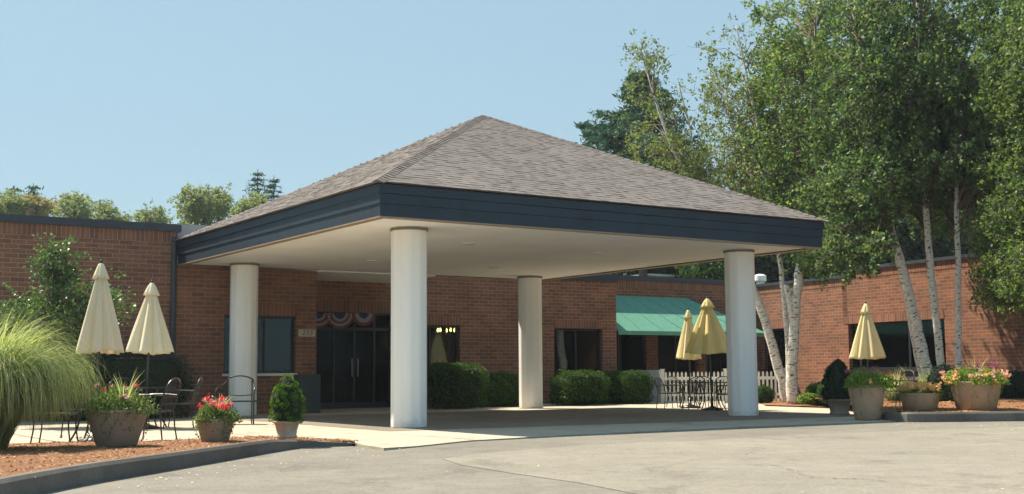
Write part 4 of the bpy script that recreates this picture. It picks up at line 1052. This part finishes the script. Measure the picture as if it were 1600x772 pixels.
tree('birch_tree', 'birch with dark trunk leaning far left behind the column, sparse crown over the roof', [TR([(1232, 632, 35, 24), (1212, 560, 35, 20), (1184, 468, 35, 17), (1150, 400, 35, 15), (1110, 335, 35, 13), (1072, 275, 35, 11), (1045, 215, 35, 8), (1022, 150, 35, 5), (1008, 95, 35, 3)]),
     TR([(1110, 335, 35, 8), (1088, 270, 35, 6), (1078, 200, 35, 4), (1060, 130, 35, 2)])],
     [E(1010, 118, 35, 40, 50, 14), E(1035, 200, 35, 60, 60, 28), E(1060, 255, 35, 50, 50, 22), E(1105, 300, 35, 55, 50, 36)], MT['sparseleaf'], MT['birch'], .085, 90, .30, .6, group=BG, limbr=.02)
tree('birch_tree', 'slim left stem of the birch pair beside the right column with a thin twiggy top', [TR([(1234, 628, 34.5, 12), (1230, 520, 34.5, 11), (1217, 395, 34.5, 10), (1205, 300, 34.5, 9), (1185, 200, 34.5, 7), (1165, 110, 34.5, 4), (1150, 40, 34.5, 2)]), TR([(1205, 300, 34.5, 6), (1170, 230, 34.5, 5), (1130, 170, 34.5, 3), (1110, 120, 34.5, 2)])],
     [E(1150, 70, 34.5, 60, 50, 12), E(1135, 150, 36, 60, 50, 34), E(1170, 235, 37, 80, 60, 80), E(1180, 330, 36.5, 75, 50, 80)], MT['sparseleaf'], MT['birch'], .085, 100, .32, .6, group=BG, limbr=.02)
tree('birch_tree', 'thick birch of the pair beside the right column with a broken stub and dense crown', [TR([(1238, 632, 33, 27), (1239, 560, 33, 22), (1244, 470, 33, 20), (1252, 400, 33, 19), (1262, 300, 33, 15), (1268, 180, 33, 10), (1275, 40, 33, 5), (1280, -60, 33, 3)]), TR([(1240, 500, 33, 16), (1232, 462, 33, 13), (1229, 447, 33, 12)])],
     [E(1240, 40, 34.2, 60, 60, 46, 3.3), E(1245, 130, 34.2, 80, 70, 135, 3.3), E(1240, 240, 34.2, 80, 70, 150, 3.3), E(1250, 340, 34.2, 70, 50, 120, 3.3), E(1300, -20, 34.2, 60, 60, 37, 3.3)], MT['birchleaf_sunlit'], MT['birch'], .105, 100, .34, .5, group=BG)
tree('birch_tree', 'leaning double trunk birch in front of the right wing window', [TR([(1462, 640, 30, 27), (1440, 540, 30, 23), (1418, 450, 30, 20), (1396, 370, 30, 17), (1375, 280, 30, 14), (1355, 160, 30, 10), (1340, 40, 30, 6), (1330, -60, 30, 3)]), TR([(1452, 640, 30.3, 12), (1430, 540, 30.3, 12), (1415, 460, 30.3, 10), (1400, 400, 30.3, 8)])],
     [E(1335, 50, 30.7, 70, 80, 74, 3.2), E(1340, 170, 30.7, 80, 80, 150, 3.2), E(1335, 290, 30.7, 70, 60, 135, 3.2), E(1320, 385, 30.7, 60, 35, 60, 3.2)], MT['birchleaf'], MT['birch'], .105, 100, .34, .5, group=BG)
tree('birch_tree', 'middle birch of the three in front of the right wing, with a gently curved trunk', [TR([(1478, 640, 29.5, 19), (1467, 540, 29.5, 16), (1455, 430, 29.5, 15), (1448, 330, 29.5, 13), (1442, 200, 29.5, 10), (1436, 60, 29.5, 6), (1430, -60, 29.5, 3)])],
     [E(1425, 30, 30.2, 75, 80, 74, 3.2), E(1420, 150, 30.2, 75, 80, 135, 3.2), E(1430, 260, 30.2, 70, 60, 120, 3.2), E(1450, -60, 30.2, 60, 50, 27, 3.2)], MT['birchleaf'], MT['birch'], .105, 100, .34, .5, group=BG)
tree('birch_tree', 'rightmost straight slender birch in front of the shaded brick wall', [TR([(1500, 640, 29, 15), (1498, 540, 29, 13), (1497, 430, 29, 11), (1495, 330, 29, 10), (1494, 200, 29, 8), (1498, 60, 29, 5), (1500, -60, 29, 3)])],
     [E(1510, 60, 29.9, 80, 90, 83, 3.2), E(1505, 180, 29.9, 75, 70, 120, 3.2), E(1520, 335, 33.6, 62, 30, 34, 1.2), E(1450, 320, 34, 60, 34, 24, 1.2), E(1510, 270, 29.9, 75, 45, 90, 3.2)], MT['birchleaf'], MT['birch'], .105, 100, .34, .5, group=BG)
tree('shade_tree', 'leafy light green tree with boughs hanging down at the right edge', [TR([(1760, 640, 26, 40), (1740, 450, 26, 34), (1720, 300, 26, 26), (1700, 150, 26, 18), (1690, 20, 26, 9), (1680, -60, 26, 5)])],
     [E(1600, 120, 26, 60, 90, 80), E(1610, 260, 26, 55, 60, 60), E(1590, 345, 26, 40, 50, 44), E(1592, 425, 26, 42, 42, 44), E(1640, 420, 26, 40, 60, 40), E(1680, 200, 26, 90, 160, 140), E(1585, 20, 26, 60, 60, 31)], MT['maple'], MT['bark'], .085, 150, .30, .5)
# shrub tree in front of the left brick wall
tree('small_tree', 'young leafy tree in front of the left brick wall behind the umbrellas', [TR([(95, 640, 22.5, 14), (95, 560, 22.5, 12), (90, 480, 22.5, 9), (88, 420, 22.5, 5), (86, 385, 22.5, 3)]), TR([(95, 560, 22.5, 8), (130, 500, 22.5, 6), (165, 450, 22.5, 3)]), TR([(94, 580, 22.5, 8), (60, 520, 22.5, 5), (25, 480, 22.5, 3)])],
     [E(86, 392, 22.5, 13, 18, 12, .3), E(92, 425, 22.5, 28, 25, 26, .4), E(120, 478, 22.5, 50, 32, 52, .7), E(55, 490, 22.5, 50, 28, 44, .7), E(172, 465, 22.5, 16, 28, 14, .4), E(90, 530, 22.5, 80, 35, 70, .8), E(5, 505, 22.5, 25, 30, 20, .6)], leaf_mat('viburnum_leaves', [(.06, .12, .05), (.09, .17, .06), (.14, .22, .09)], .4, .4, .5), MT['bark'], .075, 62, .20, .2, wd=.5, limbr=.014)

# forest behind the right wing
FG = 'dark trees behind the right wing'
k_ = 0
for (px, top, w_, Y, lab) in [(1015, 405, 60, 66, 'low dark broadleaf tree above the roof over the green awning'), (1085, 385, 60, 60, 'dark round tree behind the roof left of the right column'), (1160, 320, 80, 62, 'dark tree rising behind the birch pair'), (1235, 290, 90, 58, 'tall dark tree behind the thick birch crown'),
                        (1320, 240, 90, 60, 'dark tall tree in the gap above the right wing wall'), (1400, 200, 90, 57, 'dark tree behind the leaning birch crown'), (1480, 235, 90, 60, 'dark tree between the two straight birches'), (1560, 260, 90, 56, 'dark tree behind the right end of the wing'), (1640, 220, 90, 56, 'dark tree at the far right beyond the wing')]:
    mid = (top+455)/2; hy = (455-top)/2
    tree('forest_tree', lab, [TR([(px, 600, Y, 22), (px+5, 480, Y, 18), (px-4, top+40, Y, 8), (px, top+10, Y, 3)])],
         [E(px, mid, Y, w_, hy, int(46*w_*hy/6000)+24, 3), E(px, 440, Y, w_, 40, 22, 3)], MT['forest'], MT['bark'], .30, 190, 1.0, .3, group=FG, limbr=.06)
bgm = leaf_mat('mid_green_leaves', [(.03, .07, .02), (.05, .11, .03), (.08, .14, .035)], .4)
tree('broadleaf_tree', 'green leafy tree showing under the canopy edge between roof unit and column', [TR([(1095, 600, 50, 14), (1095, 420, 50, 6)])], [E(1095, 420, 50, 32, 22, 26, 1.5), E(1125, 410, 50, 25, 20, 18, 1.5)], bgm, MT['bark'], .16, 120, .5, .3)
# conifers
def conifer(label, px, base_py, top, Y, halfw, mt, levels=22, per=6, ln=.30, name='pine_tree', group=None, droop=-.1, dens=90, irregular=.35, z0frac=.5, ex=.75):
    B = at(px, base_py, Y); B.z = 0; T_ = at(px, top, Y); Ht = T_.z; hw = halfw*Y/FPX
    t = empty(name, B, rng.uniform(0, 6), label, 'tree', group); q = MB(); q.tube([(0, 0, 0), (0, 0, Ht*.5), (0, 0, Ht)], [Ht*.018, Ht*.011, .02], 8); Cs = []; 
    for i in range(levels):
        f = z0frac+(1-z0frac)*i/levels; z = Ht*f
        for k in range(per):
            a = rng.uniform(0, 6.28); Lb = hw*((1-f)/(1-z0frac))**ex*rng.uniform(1-irregular, 1+irregular*.6)+.1
            e = np.array([math.cos(a)*Lb, math.sin(a)*Lb, z+Lb*(droop+.25*(rng.uniform()-.3))]); s_ = np.array([0, 0, z])
            q.tube([Vector(s_), Vector((s_+e)/2+np.array([0, 0, -.05*Lb])), Vector(e)], [.05*(1-f)+.015, .03*(1-f)+.01, .008], 4, caps=False)
            n = int(dens*max(.3, Lb/hw)); g = rng.uniform(.15, 1.05, n)[:, None]; w_ = .12*Lb+.10
            C = s_+(e-s_)*g+rng.normal(size=(n, 3))*np.array([w_, w_, w_*.38])*(1.1-.5*g); Cs.append(C)
    q.build('trunk', MT['bark'], t, True); C = np.concatenate(Cs); V, F = leaf_geo(C, ln, ln*.28, (0, 0, .6), .5); npmesh('crown', V, F, mt, t)
    return t
conifer('tall blue green pine rising above the roof slope left of the birches', 1008, 600, 108, 56, 135, MT['pine'], 26, 8, .34, irregular=.5, droop=.06, dens=190)
conifer('lower pine peeking over the roof slope left of the tall pine', 925, 600, 186, 60, 105, MT['pine'], 16, 6, .34, irregular=.5, droop=.12, dens=110)
# tree line behind the left block
conifer('taller dark spruce behind the canopy roof on the left', 398, 600, 264, 68, 62, MT['pine'], 15, 9, .20, 'spruce_tree', droop=-.30, dens=46, z0frac=.66, irregular=.15, ex=1.0)
conifer('shorter dark spruce right of the taller spruce', 424, 600, 274, 70, 50, MT['pine'], 14, 9, .20, 'spruce_tree', droop=-.26, dens=46, z0frac=.66, irregular=.15, ex=1.0)
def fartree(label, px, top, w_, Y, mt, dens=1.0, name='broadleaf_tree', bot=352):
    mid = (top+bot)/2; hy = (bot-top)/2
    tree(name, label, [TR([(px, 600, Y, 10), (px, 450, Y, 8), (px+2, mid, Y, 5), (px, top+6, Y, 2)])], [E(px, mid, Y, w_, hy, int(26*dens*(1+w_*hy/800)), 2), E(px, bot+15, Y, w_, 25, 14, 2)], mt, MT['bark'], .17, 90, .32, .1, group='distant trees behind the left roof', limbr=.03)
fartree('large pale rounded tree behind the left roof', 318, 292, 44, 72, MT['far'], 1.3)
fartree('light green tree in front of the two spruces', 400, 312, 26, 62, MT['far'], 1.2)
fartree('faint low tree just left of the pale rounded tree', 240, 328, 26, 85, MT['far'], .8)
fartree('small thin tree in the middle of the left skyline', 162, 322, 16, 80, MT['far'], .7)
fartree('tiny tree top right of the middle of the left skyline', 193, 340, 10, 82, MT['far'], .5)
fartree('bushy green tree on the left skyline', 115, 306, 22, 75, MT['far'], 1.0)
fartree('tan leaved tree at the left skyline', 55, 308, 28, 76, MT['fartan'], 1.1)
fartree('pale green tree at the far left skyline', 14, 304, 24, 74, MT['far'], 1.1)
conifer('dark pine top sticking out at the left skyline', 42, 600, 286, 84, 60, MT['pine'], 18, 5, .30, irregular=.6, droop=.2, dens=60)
conifer('faint dark pine at the left picture edge', 12, 600, 290, 88, 60, MT['pine'], 18, 5, .30, irregular=.6, droop=.2, dens=60)
